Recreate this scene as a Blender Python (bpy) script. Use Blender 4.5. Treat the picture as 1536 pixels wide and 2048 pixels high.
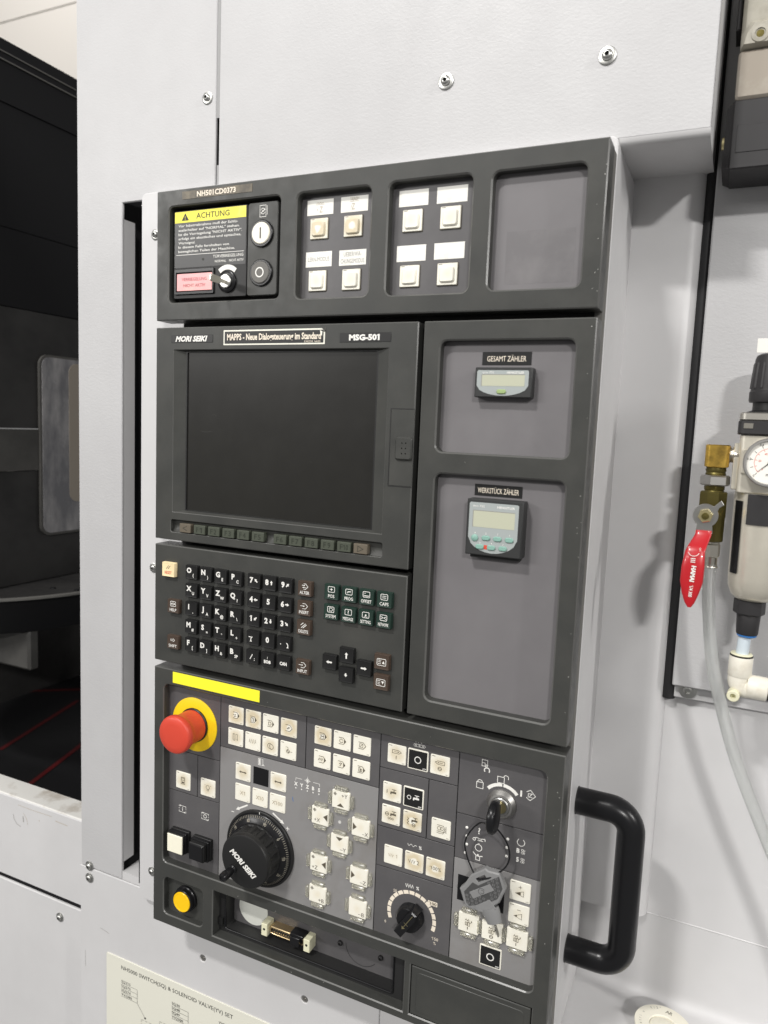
import bpy, bmesh, math, random
from mathutils import Vector, Matrix
random.seed(7)
for o in list(bpy.data.objects): bpy.data.objects.remove(o, do_unlink=True)
sc = bpy.context.scene
COL = sc.collection
ZT = 1.75                                   # height of the control panel's top edge above the floor (m)
def W(x, y, z): return Vector((x*.001, y*.001, ZT + z*.001))   # millimetres on the panel -> metres

# ------------------------------------------------------------------ camera
cam = bpy.data.cameras.new('camera'); cam_o = bpy.data.objects.new('camera', cam); COL.objects.link(cam_o)
r0 = Vector((0.90507355, 0.42331398, 0.04058499)); r1 = Vector((0.08460462, -0.08571374, -0.99272112)); r2 = Vector((-0.41675404, 0.9019193, -0.11339156))
m = Matrix(((r0.x, -r1.x, -r2.x), (r0.y, -r1.y, -r2.y), (r0.z, -r1.z, -r2.z))).to_4x4()
m.translation = W(541.715, -599.413, -225.033)
cam_o.matrix_world = m
cam.sensor_fit = 'HORIZONTAL'; cam.sensor_width = 36; cam.lens = 34.674
cam.clip_start = .02; cam.clip_end = 60
cam.dof.use_dof = True; cam.dof.focus_distance = .74; cam.dof.aperture_fstop = 9
sc.camera = cam_o
# ------------------------------------------------------------------ light of the workshop and added fill lamps
wd = bpy.data.worlds.new('World'); sc.world = wd; wd.use_nodes = True
wd.node_tree.nodes['Background'].inputs[0].default_value = (1, .99, .975, 1)
wd.node_tree.nodes['Background'].inputs[1].default_value = .21
def lamp(name, pos, target, sx, sy, power, col=(1, .98, .955)):
    l = bpy.data.lights.new(name, 'AREA'); l.shape = 'RECTANGLE'; l.size = sx; l.size_y = sy; l.energy = power; l.color = col
    o = bpy.data.objects.new(name, l); COL.objects.link(o); o.location = W(*pos)
    o.rotation_euler = (W(*target) - o.location).to_track_quat('-Z', 'Y').to_euler()
    return o
lamp('ceiling_or_fill_lamp', (-400, -2150, 2150), (250, 60, -350), .38, .14, 72)
lamp('ceiling_or_fill_lamp', (2400, -3700, 1500), (400, 60, -450), .38, .14, 88)
lamp('ceiling_or_fill_lamp', (3600, -900, 1300), (440, 90, -400), .15, .8, 46)  # added lamp to brighten the cabinet's right side
lamp('ceiling_or_fill_lamp', (-750, -980, 1750), (-100, -200, -350), 2.2, .30, 7)
lamp('ceiling_or_fill_lamp', (-1900, -4600, 2000), (200, 0, -650), 2.4, .3, 30)  # added far front fill for the lower sheets
lamp('ceiling_or_fill_lamp', (-5000, -5800, 1900), (150, 0, -450), 2.4, .5, 170)  # added lamp for the screen's light-to-dark gradient
lamp('ceiling_or_fill_lamp', (-2600, 1200, 3000), (-2600, 2500, 1700), 1.5, .3, 34)  # added behind the machine to brighten the cream wall
sc.view_settings.view_transform = 'Standard'; sc.view_settings.look = 'None'
sc.view_settings.gamma = 1; sc.view_settings.exposure = 0; sc.view_settings.use_curve_mapping = False
sc.render.engine = 'CYCLES'

# ------------------------------------------------------------------ materials
MAT = {}
def M(name, col, rough=.5, metal=0, spec=.5, bump=None, var=None, trans=0, coat=0, rvar=0, emit=0, ior=1.45):
    m = bpy.data.materials.new(name); m.use_nodes = True; nt = m.node_tree; N = nt.nodes; L = nt.links
    b = N['Principled BSDF']
    b.inputs['Base Color'].default_value = (*col, 1); b.inputs['Roughness'].default_value = rough
    b.inputs['Metallic'].default_value = metal; b.inputs['Specular IOR Level'].default_value = spec
    b.inputs['Transmission Weight'].default_value = trans; b.inputs['Coat Weight'].default_value = coat; b.inputs['IOR'].default_value = ior
    tc = N.new('ShaderNodeTexCoord')
    def noise(scale, detail=3, stretch=None, rough_=.55):
        n = N.new('ShaderNodeTexNoise'); n.inputs['Scale'].default_value = scale; n.inputs['Detail'].default_value = detail; n.inputs['Roughness'].default_value = rough_
        if stretch:
            mp = N.new('ShaderNodeMapping'); mp.inputs['Scale'].default_value = stretch
            L.new(tc.outputs['Object'], mp.inputs['Vector']); L.new(mp.outputs['Vector'], n.inputs['Vector'])
        else: L.new(tc.outputs['Object'], n.inputs['Vector'])
        return n
    if var:                                   # (scale, second colour, low, high)
        n = noise(var[0], 5, var[4] if len(var) > 4 else None, .62)
        r = N.new('ShaderNodeMapRange'); r.inputs['From Min'].default_value = var[2]; r.inputs['From Max'].default_value = var[3]
        mx = N.new('ShaderNodeMix'); mx.data_type = 'RGBA'
        mx.inputs['A'].default_value = (*col, 1); mx.inputs['B'].default_value = (*var[1], 1)
        L.new(n.outputs['Fac'], r.inputs['Value']); L.new(r.outputs['Result'], mx.inputs['Factor']); L.new(mx.outputs['Result'], b.inputs['Base Color'])
    if rvar:
        n = noise(35, 6, None, .65); r = N.new('ShaderNodeMapRange')
        r.inputs['From Min'].default_value = .3; r.inputs['From Max'].default_value = .7
        r.inputs['To Min'].default_value = max(.03, rough - rvar); r.inputs['To Max'].default_value = rough + rvar
        L.new(n.outputs['Fac'], r.inputs['Value']); L.new(r.outputs['Result'], b.inputs['Roughness'])
    if bump:                                  # (scale, distance mm, strength, stretch)
        n = noise(bump[0], 2, bump[3] if len(bump) > 3 else None)
        bp = N.new('ShaderNodeBump'); bp.inputs['Strength'].default_value = bump[2]; bp.inputs['Distance'].default_value = bump[1]*.001
        L.new(n.outputs['Fac'], bp.inputs['Height']); L.new(bp.outputs['Normal'], b.inputs['Normal'])
    if emit:
        b.inputs['Emission Color'].default_value = (*col, 1); b.inputs['Emission Strength'].default_value = emit
    MAT[name] = m
    return m
def grime(name, clean, dirty, r_in, r_out, centre=None, amount=1.0):
    """key cap: dirt gathered between r_in and r_out (metres from the cap's middle), optional rubbed clean spot."""
    m = M(name, clean, .42, bump=(900, .03, .3)); nt = m.node_tree; N = nt.nodes; L = nt.links; b = N['Principled BSDF']
    tc = N.new('ShaderNodeTexCoord'); oi = N.new('ShaderNodeObjectInfo')
    sep = N.new('ShaderNodeSeparateXYZ'); L.new(tc.outputs['Object'], sep.inputs[0])
    cmb = N.new('ShaderNodeCombineXYZ'); L.new(sep.outputs[0], cmb.inputs[0]); L.new(sep.outputs[2], cmb.inputs[2])
    ln = N.new('ShaderNodeVectorMath'); ln.operation = 'LENGTH'; L.new(cmb.outputs[0], ln.inputs[0])
    n = N.new('ShaderNodeTexNoise'); n.noise_dimensions = '4D'; n.inputs['Scale'].default_value = 170; n.inputs['Detail'].default_value = 5
    L.new(tc.outputs['Object'], n.inputs['Vector'])
    mu = N.new('ShaderNodeMath'); mu.operation = 'MULTIPLY'; mu.inputs[1].default_value = 37; L.new(oi.outputs['Random'], mu.inputs[0]); L.new(mu.outputs[0], n.inputs['W'])
    wob = N.new('ShaderNodeMath'); wob.operation = 'MULTIPLY_ADD'; wob.inputs[1].default_value = .007; L.new(n.outputs['Fac'], wob.inputs[0]); L.new(ln.outputs['Value'], wob.inputs[2])
    r = N.new('ShaderNodeMapRange'); r.inputs['From Min'].default_value = r_in + .0035; r.inputs['From Max'].default_value = r_out + .0035
    r.inputs['To Min'].default_value = 1; r.inputs['To Max'].default_value = 0; L.new(wob.outputs[0], r.inputs['Value'])
    f = r.outputs['Result']
    if centre:
        r2_ = N.new('ShaderNodeMapRange'); r2_.inputs['From Min'].default_value = centre + .003; r2_.inputs['From Max'].default_value = centre + .0042
        L.new(wob.outputs[0], r2_.inputs['Value'])
        mm = N.new('ShaderNodeMath'); mm.operation = 'MULTIPLY'; L.new(f, mm.inputs[0]); L.new(r2_.outputs['Result'], mm.inputs[1]); f = mm.outputs[0]
    am = N.new('ShaderNodeMath'); am.operation = 'MULTIPLY'; am.inputs[1].default_value = amount; L.new(f, am.inputs[0])
    mx = N.new('ShaderNodeMix'); mx.data_type = 'RGBA'; mx.inputs['A'].default_value = (*clean, 1); mx.inputs['B'].default_value = (*dirty, 1)
    L.new(am.outputs[0], mx.inputs['Factor']); L.new(mx.outputs['Result'], b.inputs['Base Color'])
    return m
PAINT = (.50, .498, .502)
M('paint', PAINT, .50, bump=(310, .42, .46, (1, 1, 1.7)), var=(5, (.455, .452, .456), .38, .72), rvar=.06)
M('paint_smooth', (.60, .595, .597), .46, bump=(500, .08, .25), var=(7, (.555, .55, .552), .4, .75), rvar=.08)
M('paint_cream', (.60, .57, .53), .6)
M('bezel', (.045, .046, .043), .40, spec=.36, bump=(1500, .05, .35), var=(16, (.058, .058, .053), .42, .72), rvar=.10)
M('bezel_dark', (.018, .018, .018), .5, bump=(1200, .05, .3))
M('gasket', (.15, .145, .135), .7)
M('strip_grey', (.30, .30, .30), .5)
M('black', (.012, .012, .012), .45)
M('black_gloss', (.009, .009, .010), .28, spec=.38)
M('rubber', (.012, .012, .013), .6)
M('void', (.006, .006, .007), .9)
M('membrane_dark', (.088, .085, .088), .40, var=(22, (.105, .101, .102), .4, .7), bump=(2200, .02, .3), rvar=.07)
M('membrane_light', (.235, .23, .228), .42, var=(18, (.19, .178, .165), .5, .85), bump=(2200, .02, .3), rvar=.07)
M('insert', (.155, .148, .153), .42, var=(16, (.166, .159, .163), .42, .75), bump=(2200, .02, .3), rvar=.08)
M('screen', (.011, .0105, .0095), .31, spec=.5, var=(3, (.016, .0155, .013), .3, .7), rvar=.02)
M('key_black', (.012, .012, .012), .38, bump=(1500, .03, .3))
M('key_brown', (.062, .043, .032), .42, bump=(1500, .03, .3))
M('key_green', (.014, .032, .024), .42, bump=(1500, .03, .3))
M('soft_green', (.062, .070, .052), .42, bump=(700, .15, .3))
M('soft_brown', (.125, .105, .078), .42, bump=(700, .15, .3))
M('key_beige', (.86, .70, .42), .42)
M('cream_lamp', (.80, .76, .64), .35)
M('print_white', (.78, .77, .73), .5)
M('print_cream', (.80, .72, .60), .5)
M('print_black', (.02, .02, .02), .5)
M('print_brown', (.10, .085, .06), .5)
M('print_grey', (.25, .24, .22), .5)
M('print_faint', (.42, .36, .27), .5)
M('print_red', (.62, .07, .04), .5)
M('print_dark', (.022, .026, .018), .5)
M('sticker_white', (.82, .81, .76), .5, var=(60, (.72, .69, .60), .55, .8))
M('sticker_cream', (.76, .75, .66), .45)
M('sticker_yellow', (.93, .86, .035), .5)
M('sticker_achtung', (.85, .77, .09), .5, var=(40, (.80, .72, .25), .55, .8))
M('sticker_black', (.014, .014, .014), .35)
M('nameplate', (.06, .048, .032), .4, var=(70, (.15, .125, .08), .42, .68))
M('ring_yellow', (.88, .60, .010), .42, var=(30, (.80, .50, .01), .5, .8))
M('mushroom_red', (.60, .062, .035), .40, rvar=.06)
M('lens_yellow', (.92, .56, .006), .3)
M('lens_white', (.86, .83, .68), .3)
M('lens_pink', (.74, .30, .31), .25, var=(50, (.78, .40, .36), .4, .7))
M('steel', (.62, .61, .58), .28, 1)
M('steel_dull', (.45, .44, .42), .42, 1, bump=(900, .05, .4))
M('zinc', (.52, .52, .50), .36, 1)
M('nickel', (.60, .57, .50), .30, 1)
M('alu', (.52, .50, .45), .40, 1, bump=(700, .08, .3))
M('champagne', (.72, .68, .58), .33, .6, bump=(900, .04, .3), rvar=.06)
M('brass', (.72, .47, .10), .34, 1, var=(60, (.30, .19, .05), .48, .70), bump=(500, .15, .4))
M('brass_dark', (.12, .10, .03), .42, .8, var=(50, (.55, .36, .07), .60, .68), bump=(400, .2, .4))
M('brass_pale', (.66, .58, .32), .35, 1)
M('gold', (.80, .62, .36), .3, 1)
M('ivory', (.74, .72, .52), .45)
M('lever_red', (.44, .012, .018), .33, coat=.3)
M('guard_clear', (.93, .91, .78), .18, trans=.82, ior=1.25)
M('hose_clear', (.90, .91, .90), .22, trans=.85, ior=1.2)
M('key_metal', (.80, .77, .66), .34, .55)
M('blue_tube', (.56, .63, .68), .35)
M('blue', (.03, .16, .45), .4)
M('plastic_ivory', (.74, .71, .62), .42, var=(40, (.55, .50, .40), .55, .8))
M('plastic_cream', (.40, .38, .32), .5, var=(30, (.28, .26, .21), .45, .7))
M('plastic_clear_dirty', (.34, .30, .25), .32, var=(30, (.44, .41, .35), .45, .7), coat=.4)
M('plastic_black', (.022, .021, .022), .5, bump=(900, .06, .3), rvar=.08)
M('key_plastic', (.21, .21, .21), .5, bump=(900, .05, .3))
M('key_plastic_dark', (.06, .06, .06), .55)
M('lcd', (.47, .48, .37), .25)
M('counter_face', (.34, .37, .365), .4)
M('counter_case', (.030, .031, .031), .45)
M('teal', (.22, .39, .33), .45)
M('olive', (.30, .40, .17), .45)
M('gauge_face', (.82, .80, .74), .4)
M('glass', (.9, .92, .9), .06, trans=1, ior=1.1)
M('int_dark', (.008, .008, .009), .6, spec=.3)  # the chamber's shade is put into this near-black colour
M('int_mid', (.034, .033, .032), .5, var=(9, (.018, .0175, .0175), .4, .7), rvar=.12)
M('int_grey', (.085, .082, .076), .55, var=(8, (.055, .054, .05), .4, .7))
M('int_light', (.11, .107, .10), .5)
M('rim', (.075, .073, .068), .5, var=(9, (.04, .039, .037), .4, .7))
M('window_glass', (.15, .15, .16), .22, var=(9, (.36, .35, .35), .42, .68, (1, 2.4, .8)), rvar=.1)  # pale streaks put the pane's reflections into its colour
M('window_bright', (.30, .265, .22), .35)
M('bezel_edge_glint', (.10, .10, .095), .28)  # paler, glossier chamfers put the edge highlights into the colour
M('scratch_dark', (.05, .049, .045), .4)
M('stripe_red', (.075, .004, .005), .5)
M('placard', (.72, .71, .62), .45)
M('disc_white', (.62, .63, .58), .5)
M('tape_white', (.80, .77, .66), .5)
M('paint_worn', (.66, .65, .62), .5, var=(24, (.38, .34, .29), .52, .72))
CREAM = (.81, .785, .69)
grime('cap_clean', CREAM, (.66, .58, .40), .001, .006, None, .35)
grime('cap_tan', CREAM, (.60, .51, .34), .004, .0095, None, .65)
grime('cap_worn', CREAM, (.62, .53, .36), .006, .0125, .0032, .9)

# ------------------------------------------------------------------ mesh helpers (all take millimetres)
WL = {}
COUNT = 0
def place(o, world, parent):
    WL[o] = world
    if parent is None: o.location = world
    else: o.parent = parent; o.location = world - WL[parent]
def link(me, name, mat, world, parent=None):
    o = bpy.data.objects.new(name, me); COL.objects.link(o)
    if mat and not me.materials: me.materials.append(MAT[mat])
    place(o, world, parent); return o
def to_mesh(bm, name, smooth=35, recalc=True):
    if recalc: bmesh.ops.recalc_face_normals(bm, faces=bm.faces[:])
    me = bpy.data.meshes.new(name); bm.to_mesh(me); bm.free()
    if smooth and len(me.polygons):
        me.polygons.foreach_set('use_smooth', [True]*len(me.polygons)); me.set_sharp_from_angle(angle=math.radians(smooth))
    return me
def fin(bm, name, mat, parent=None, smooth=35, origin=None, recalc=True):
    """finish a bmesh that was built in panel millimetres"""
    if origin is None:
        lo = Vector([min(v.co[i] for v in bm.verts) for i in range(3)]); hi = Vector([max(v.co[i] for v in bm.verts) for i in range(3)])
        c = (lo + hi)/2
    else: c = Vector(origin)
    for v in bm.verts: v.co = (v.co - c)*.001
    return link(to_mesh(bm, name, smooth, recalc), name, mat, W(*c), parent)
def worn(o): o.data.materials.append(MAT['bezel_edge_glint']); return o  # adds the paler chamfer colour that paints edge highlights
def thing(name, label, cat, pos, group=None):
    e = bpy.data.objects.new(name, None); e.empty_display_size = .01; COL.objects.link(e); place(e, W(*pos), None)
    return tag(e, label, cat, group)
def tag(o, label, cat=None, group=None, kind=None):
    o['label'] = label
    if cat: o['category'] = cat
    if group: o['group'] = group
    if kind: o['kind'] = kind
    return o
def B(): return bmesh.new()
def box(bm, x0, x1, y0, y1, z0, z1, c=0):
    if c:
        return plate(bm, rr(x0, x1, z0, z1, c*.8, 2), [], y0, y1, c)
    v = [bm.verts.new((x, y, z)) for x in (x0, x1) for y in (y0, y1) for z in (z0, z1)]
    for f in ((0, 1, 3, 2), (4, 6, 7, 5), (0, 4, 5, 1), (2, 3, 7, 6), (0, 2, 6, 4), (1, 5, 7, 3)): bm.faces.new([v[i] for i in f])
def rr(x0, x1, z0, z1, r=0, seg=4):
    """rounded rectangle as a function of an outward offset"""
    def f(off=0):
        a0, a1, b0, b1 = x0 - off, x1 + off, min(z0, z1) - off, max(z0, z1) + off
        q = max(r + off, .02) if r else 0
        if not q: return [(a0, b0), (a1, b0), (a1, b1), (a0, b1)]
        pts = []
        for cx, cz, s in ((a1 - q, b0 + q, -90), (a1 - q, b1 - q, 0), (a0 + q, b1 - q, 90), (a0 + q, b0 + q, 180)):
            for i in range(seg + 1):
                t = math.radians(s + 90*i/seg); pts.append((cx + q*math.cos(t), cz + q*math.sin(t)))
        return pts
    return f
def circ(cx, cz, r, seg=32):
    return lambda off=0: [(cx + (r + off)*math.cos(2*math.pi*i/seg), cz + (r + off)*math.sin(2*math.pi*i/seg)) for i in range(seg)]
def polyf(pts):
    """polygon as offset function (towards/away from the centroid along mitred normals), counter-clockwise points"""
    def f(off=0):
        n = len(pts); out = []
        for i in range(n):
            a, b, c = Vector(pts[i-1]), Vector(pts[i]), Vector(pts[(i+1) % n])
            d1 = (b - a).normalized(); d2 = (c - b).normalized()
            n1 = Vector((d1.y, -d1.x)); n2 = Vector((d2.y, -d2.x)); mm = (n1 + n2)
            mm = mm/max(mm.dot(n1), .2) if mm.length > 1e-6 else n1
            out.append(tuple(b + mm*off))
        return out
    return f
def loop(bm, pts, y): return [bm.verts.new((p[0], y, p[1])) for p in pts]
def bridge(bm, a, b):
    n = len(a)
    for i in range(n):
        j = (i+1) % n
        bm.faces.new((a[i], a[j], b[j], b[i]))
def plate(bm, outer, holes, y0, y1, c=.6, back=False, ci=None, edge=0):
    """plate facing -Y from y0 (front) to y1 with chamfered rims and through holes"""
    ci = c if ci is None else ci
    front = []; fe = []
    for k, fn in enumerate([outer] + holes):
        cc = c if k == 0 else ci
        s = -1 if k == 0 else 1
        a = loop(bm, fn(s*cc), y0)
        b = loop(bm, fn(0), y0 + cc) if cc else a
        if cc:
            n0 = len(bm.faces); bridge(bm, a, b); bm.faces.ensure_lookup_table()
            if edge:
                for fc in bm.faces[n0:]: fc.material_index = 1
        d = loop(bm, fn(0), y1)
        bridge(bm, b, d)
        front.append((a, d))
    if not holes:
        bm.faces.new(front[0][0])
        if back: bm.faces.new(front[0][1])
    else:
        for w in ((0, 1) if back else (0,)):
            es = []
            for pr in front:
                l = pr[w]
                for i in range(len(l)):
                    e = bm.edges.get((l[i], l[(i+1) % len(l)])) or bm.edges.new((l[i], l[(i+1) % len(l)]))
                    es.append(e)
            bmesh.ops.triangle_fill(bm, use_beauty=True, use_dissolve=False, edges=es)
def lathe(bm, o, ax, prof, seg=32, up=None, cap0=True, cap1=True):
    """revolve (radius, height) about the axis ax through o"""
    ax = Vector(ax).normalized(); o = Vector(o)
    u = ax.orthogonal().normalized() if up is None else (Vector(up) - ax*Vector(up).dot(ax)).normalized(); v = ax.cross(u)
    rings = []
    for r, h in prof:
        rings.append([bm.verts.new(o + ax*h + (u*math.cos(2*math.pi*i/seg) + v*math.sin(2*math.pi*i/seg))*r) for i in range(seg)])
    for a, b in zip(rings, rings[1:]): bridge(bm, a, b)
    if cap0: bm.faces.new(rings[0])
    if cap1: bm.faces.new(rings[-1])
def sweep(bm, pts, r, seg=12, cap=True):
    pts = [Vector(p) for p in pts]; rings = []; prev = None
    for i, p in enumerate(pts):
        t = (pts[min(i+1, len(pts)-1)] - pts[max(i-1, 0)]).normalized()
        if prev is None: u = t.orthogonal().normalized()
        else: u = (prev - t*prev.dot(t)).normalized()
        prev = u; v = t.cross(u); rad = r[i] if isinstance(r, (list, tuple)) else r
        rings.append([bm.verts.new(p + (u*math.cos(2*math.pi*k/seg) + v*math.sin(2*math.pi*k/seg))*rad) for k in range(seg)])
    for a, b in zip(rings, rings[1:]): bridge(bm, a, b)
    if cap: bm.faces.new(rings[0]); bm.faces.new(rings[-1])
def smooth_path(pts, n=8):
    """Catmull-Rom through the points"""
    P = [Vector(p) for p in pts]; P = [P[0]*2 - P[1]] + P + [P[-1]*2 - P[-2]]; out = []
    for i in range(1, len(P)-2):
        for k in range(n):
            t = k/n; a, b, c, d = P[i-1], P[i], P[i+1], P[i+2]
            out.append(.5*((2*b) + (c - a)*t + (2*a - 5*b + 4*c - d)*t*t + (3*b - a - 3*c + d)*t**3))
    out.append(P[-2]); return out
# ------------------------------------------------------------------ lettering and printed marks
TG = {}
def tgeo(s, bold=0, shear=0):
    k = (s, bold, shear)
    if k not in TG:
        cu = bpy.data.curves.new('t', 'FONT'); cu.body = s; cu.size = 1; cu.offset = bold; cu.shear = shear; cu.resolution_u = 2; cu.fill_mode = 'FRONT'
        ob = bpy.data.objects.new('t', cu); me = bpy.data.meshes.new_from_object(ob)
        v = [(a.co.x, a.co.y) for a in me.vertices]; f = [tuple(p.vertices) for p in me.polygons]
        bpy.data.objects.remove(ob); bpy.data.meshes.remove(me); bpy.data.curves.remove(cu)
        w1 = None
        for i, ch in enumerate(s):               # the built-in font's 1 is a bare bar: give it its flag
            if ch != '1': continue
            if w1 is None:
                q = tgeo('I', bold, 0); w1 = q[3] - q[2]
            xr = max(p[0] for p in v) if i == len(s) - 1 else tgeo(s[:i] + 'I', bold, shear)[3]
            xl = xr - w1; b_ = len(v); H = max(p[1] for p in tgeo('I', bold, 0)[0])
            v += [(xl + .01, H), (xl - .15, H - .14), (xl - .15, H - .24), (xl + .01, H - .15)]; f.append((b_, b_+1, b_+2, b_+3))
        xs = [a[0] for a in v] or [0, 1]
        TG[k] = (v, f, min(xs), max(xs))
    return TG[k]
_h = tgeo('H')[0]; CAPH = max(v[1] for v in _h)
class Ink:
    def __init__(s): s.V = []; s.F = []; s.n = 0
    def add(s, v, f):
        b = len(s.V); s.V += [(x, -s.n*.012, z) for x, z in v]; s.F += [tuple(i + b for i in q) for q in f]; s.n += 1; return s
    def text(s, t, x, z, h, w=None, align='C', bold=0, shear=0, rot=0, cond=.9):
        v, f, a, b = tgeo(t, bold, shear); k = h/CAPH
        kx = (w/(b - a)) if w else k*cond
        wd_ = (b - a)*kx; ox = {'L': 0, 'C': -wd_/2, 'R': -wd_}[align]
        c, q = math.cos(rot), math.sin(rot); out = []
        for p in v:
            X = (p[0] - a)*kx + ox; Y = p[1]*k - (0 if align == 'L' and not rot else 0)
            out.append((x + X*c - Y*q, z + X*q + Y*c))
        return s.add(out, f)
    def poly(s, pts): return s.add(list(pts), [tuple(range(len(pts)))])
    def line(s, pts, w, closed=False):
        P = [Vector(p) for p in pts]; n = len(P); A = []; Bv = []
        for i in range(n):
            pa = P[i-1] if (i or closed) else None; pc = P[(i+1) % n] if (i < n-1 or closed) else None
            d1 = (P[i] - pa).normalized() if pa is not None else None; d2 = (pc - P[i]).normalized() if pc is not None else None
            if d1 is None: d1 = d2
            if d2 is None: d2 = d1
            n1 = Vector((-d1.y, d1.x)); n2 = Vector((-d2.y, d2.x)); mm = n1 + n2
            mm = n1 if mm.length < 1e-4 else mm/max(mm.dot(n1), .35)
            A.append(tuple(P[i] + mm*w/2)); Bv.append(tuple(P[i] - mm*w/2))
        f = []
        for i in range(n if closed else n-1):
            j = (i+1) % n; f.append((i, j, n + j, n + i))
        return s.add(A + Bv, f)
    def arc(s, cx, cz, r, w, a0=0, a1=360, seg=None):
        seg = seg or max(4, int(abs(a1 - a0)/18)); cl = abs(a1 - a0) >= 360
        return s.line([(cx + r*math.cos(math.radians(a0 + (a1-a0)*i/seg)), cz + r*math.sin(math.radians(a0 + (a1-a0)*i/seg))) for i in range(seg + (0 if cl else 1))], w, cl)
    def disc(s, cx, cz, r, seg=14): return s.poly([(cx + r*math.cos(2*math.pi*i/seg), cz + r*math.sin(2*math.pi*i/seg)) for i in range(seg)])
    def rect(s, x0, x1, z0, z1, w): return s.line([(x0, z0), (x1, z0), (x1, z1), (x0, z1)], w, True)
    def arrow(s, x0, z0, x1, z1, w, hw, hl):
        d = (Vector((x1 - x0, z1 - z0))).normalized(); n = Vector((-d.y, d.x)); e = Vector((x1, z1)); h = e - d*hl; a = Vector((x0, z0))
        return s.poly([tuple(a + n*w/2), tuple(a - n*w/2), tuple(h - n*w/2), tuple(h - n*hw/2), tuple(e), tuple(h + n*hw/2), tuple(h + n*w/2)])
    def build(s, parent, mat, x, y, z, name='legend', R=None, label=None):
        me = bpy.data.meshes.new(name)
        me.from_pydata([((R @ Vector(v)) if R else Vector(v))*.001 for v in s.V], [], s.F)
        o = link(me, name, mat, W(x, y, z), parent)
        if label: o['label'] = label
        return o
def sheet(parent, name, mat, x0, x1, z0, z1, y, t=.3, r=.3, label=None):
    bm = B(); plate(bm, rr(x0, x1, z0, z1, r, 2), [], y - t, y, min(.1, t*.4))
    o = fin(bm, name, mat, parent)
    if label: o['label'] = label
    return o
CAPS = {}
def cap(parent, name, mat, cx, cz, w, h, y, t, r=.8, c=.5, dish=0, label=None):
    """key cap centred on (cx, cz): base at depth y, height t"""
    k = (name, mat, w, h, t, r, c, dish)
    if k not in CAPS:
        bm = B()
        if dish:
            a = loop(bm, rr(-w/2, w/2, -h/2, h/2, r, 3)(0), 0); b = loop(bm, rr(-w/2, w/2, -h/2, h/2, r, 3)(-.15), -t + c); d = loop(bm, rr(-w/2, w/2, -h/2, h/2, r, 3)(-c), -t)
            e = loop(bm, rr(-w/2, w/2, -h/2, h/2, r, 3)(-dish), -t + .25)
            bridge(bm, a, b); bridge(bm, b, d); bridge(bm, d, e); bm.faces.new(e)
        else: plate(bm, rr(-w/2, w/2, -h/2, h/2, r, 3), [], -t, 0, c)
        for v in bm.verts: v.co *= .001
        CAPS[k] = to_mesh(bm, name)
    o = link(CAPS[k], name, mat, W(cx, y, cz), parent)
    if label: o['label'] = label
    return o
SCREW = {}
def screw(parent, x, y, z, r=6.5, mat='zinc', ax=(0, -1, 0), name='screw', washer=True, cross=False):
    k = (r, tuple(ax), washer, cross, mat)
    if k not in SCREW:
        bm = B(); a = r*.62
        if washer: lathe(bm, (0, 0, 0), ax, [(r, 0), (r, r*.16), (r*.93, r*.2), (a, r*.2)], 28, cap1=False)
        hd = [(a, 0), (a, r*.22), (a*.97, r*.38), (a*.80, r*.55), (a*.55, r*.64), (a*.40, r*.655)]
        lathe(bm, (0, 0, 0), ax, hd, 28, cap1=False)
        lathe(bm, (0, 0, 0), ax, [(a*.40, r*.655), (a*.36, r*.3)], 6, cap0=False)
        for v in bm.verts: v.co *= .001
        SCREW[k] = to_mesh(bm, name, 40, False)
    o = link(SCREW[k], name, mat, W(x, y, z), parent)
    bm = B(); ax_ = Vector(ax); s = ax_*(r*.36)
    lathe(bm, Vector((x, y, z)) + s, ax, [(r*.26, 0), (r*.26, .05)], 6)
    fin(bm, 'socket', 'black', o)
    return o
# ================================================================== THE MACHINE'S SHEET METAL
def prism(bm, pts, y0, y1, c=0): plate(bm, polyf(pts), [], y0, y1, c, True)
def bent(bm, pts, z0, z1):
    """vertical sheet following (x, y) points, between two heights"""
    a = [bm.verts.new((x, y, z0)) for x, y in pts]; b = [bm.verts.new((x, y, z1)) for x, y in pts]
    for i in range(len(pts)-1): bm.faces.new((a[i], a[i+1], b[i+1], b[i]))
def rnd(cx, cy, r, a0, a1, n=6): return [(cx + r*math.cos(math.radians(a0 + (a1-a0)*i/n)), cy + r*math.sin(math.radians(a0 + (a1-a0)*i/n))) for i in range(n+1)]
YS = 48                                              # front plane of the machine covers
# left cover: door post with the notch for the control cabinet
t = thing('machine_cover', 'tall light grey textured post cover left of the control panel, notched round its cabinet', 'machine cover', (-125, YS, -793))
bm = B()
plate(bm, polyf([(-161, -791.5), (-93, -791.5), (-93, 11), (34, 11.5), (34, 330), (-161, 330)]), [], YS, YS + 3, .8, True)
fin(bm, 'sheet', 'paint', t)
bm = B(); bent(bm, [(-93.5, YS + .4)] + rnd(-97.5, YS + 4.5, 4.3, -70, 0, 5) + [(-93.2, 66.5), (-93.2, 68), (-110, 68)], -770, -6)
fin(bm, 'return_flange', 'paint_smooth', t)
bm = B(); bent(bm, [(-160.4, YS + 3), (-160.4, 75)], -791, 330); fin(bm, 'side_flange', 'paint_smooth', t)
screw(t, 23.5, YS, 104.6, 6.2); screw(t, -146.5, YS, -789.6, 6.4)
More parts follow.
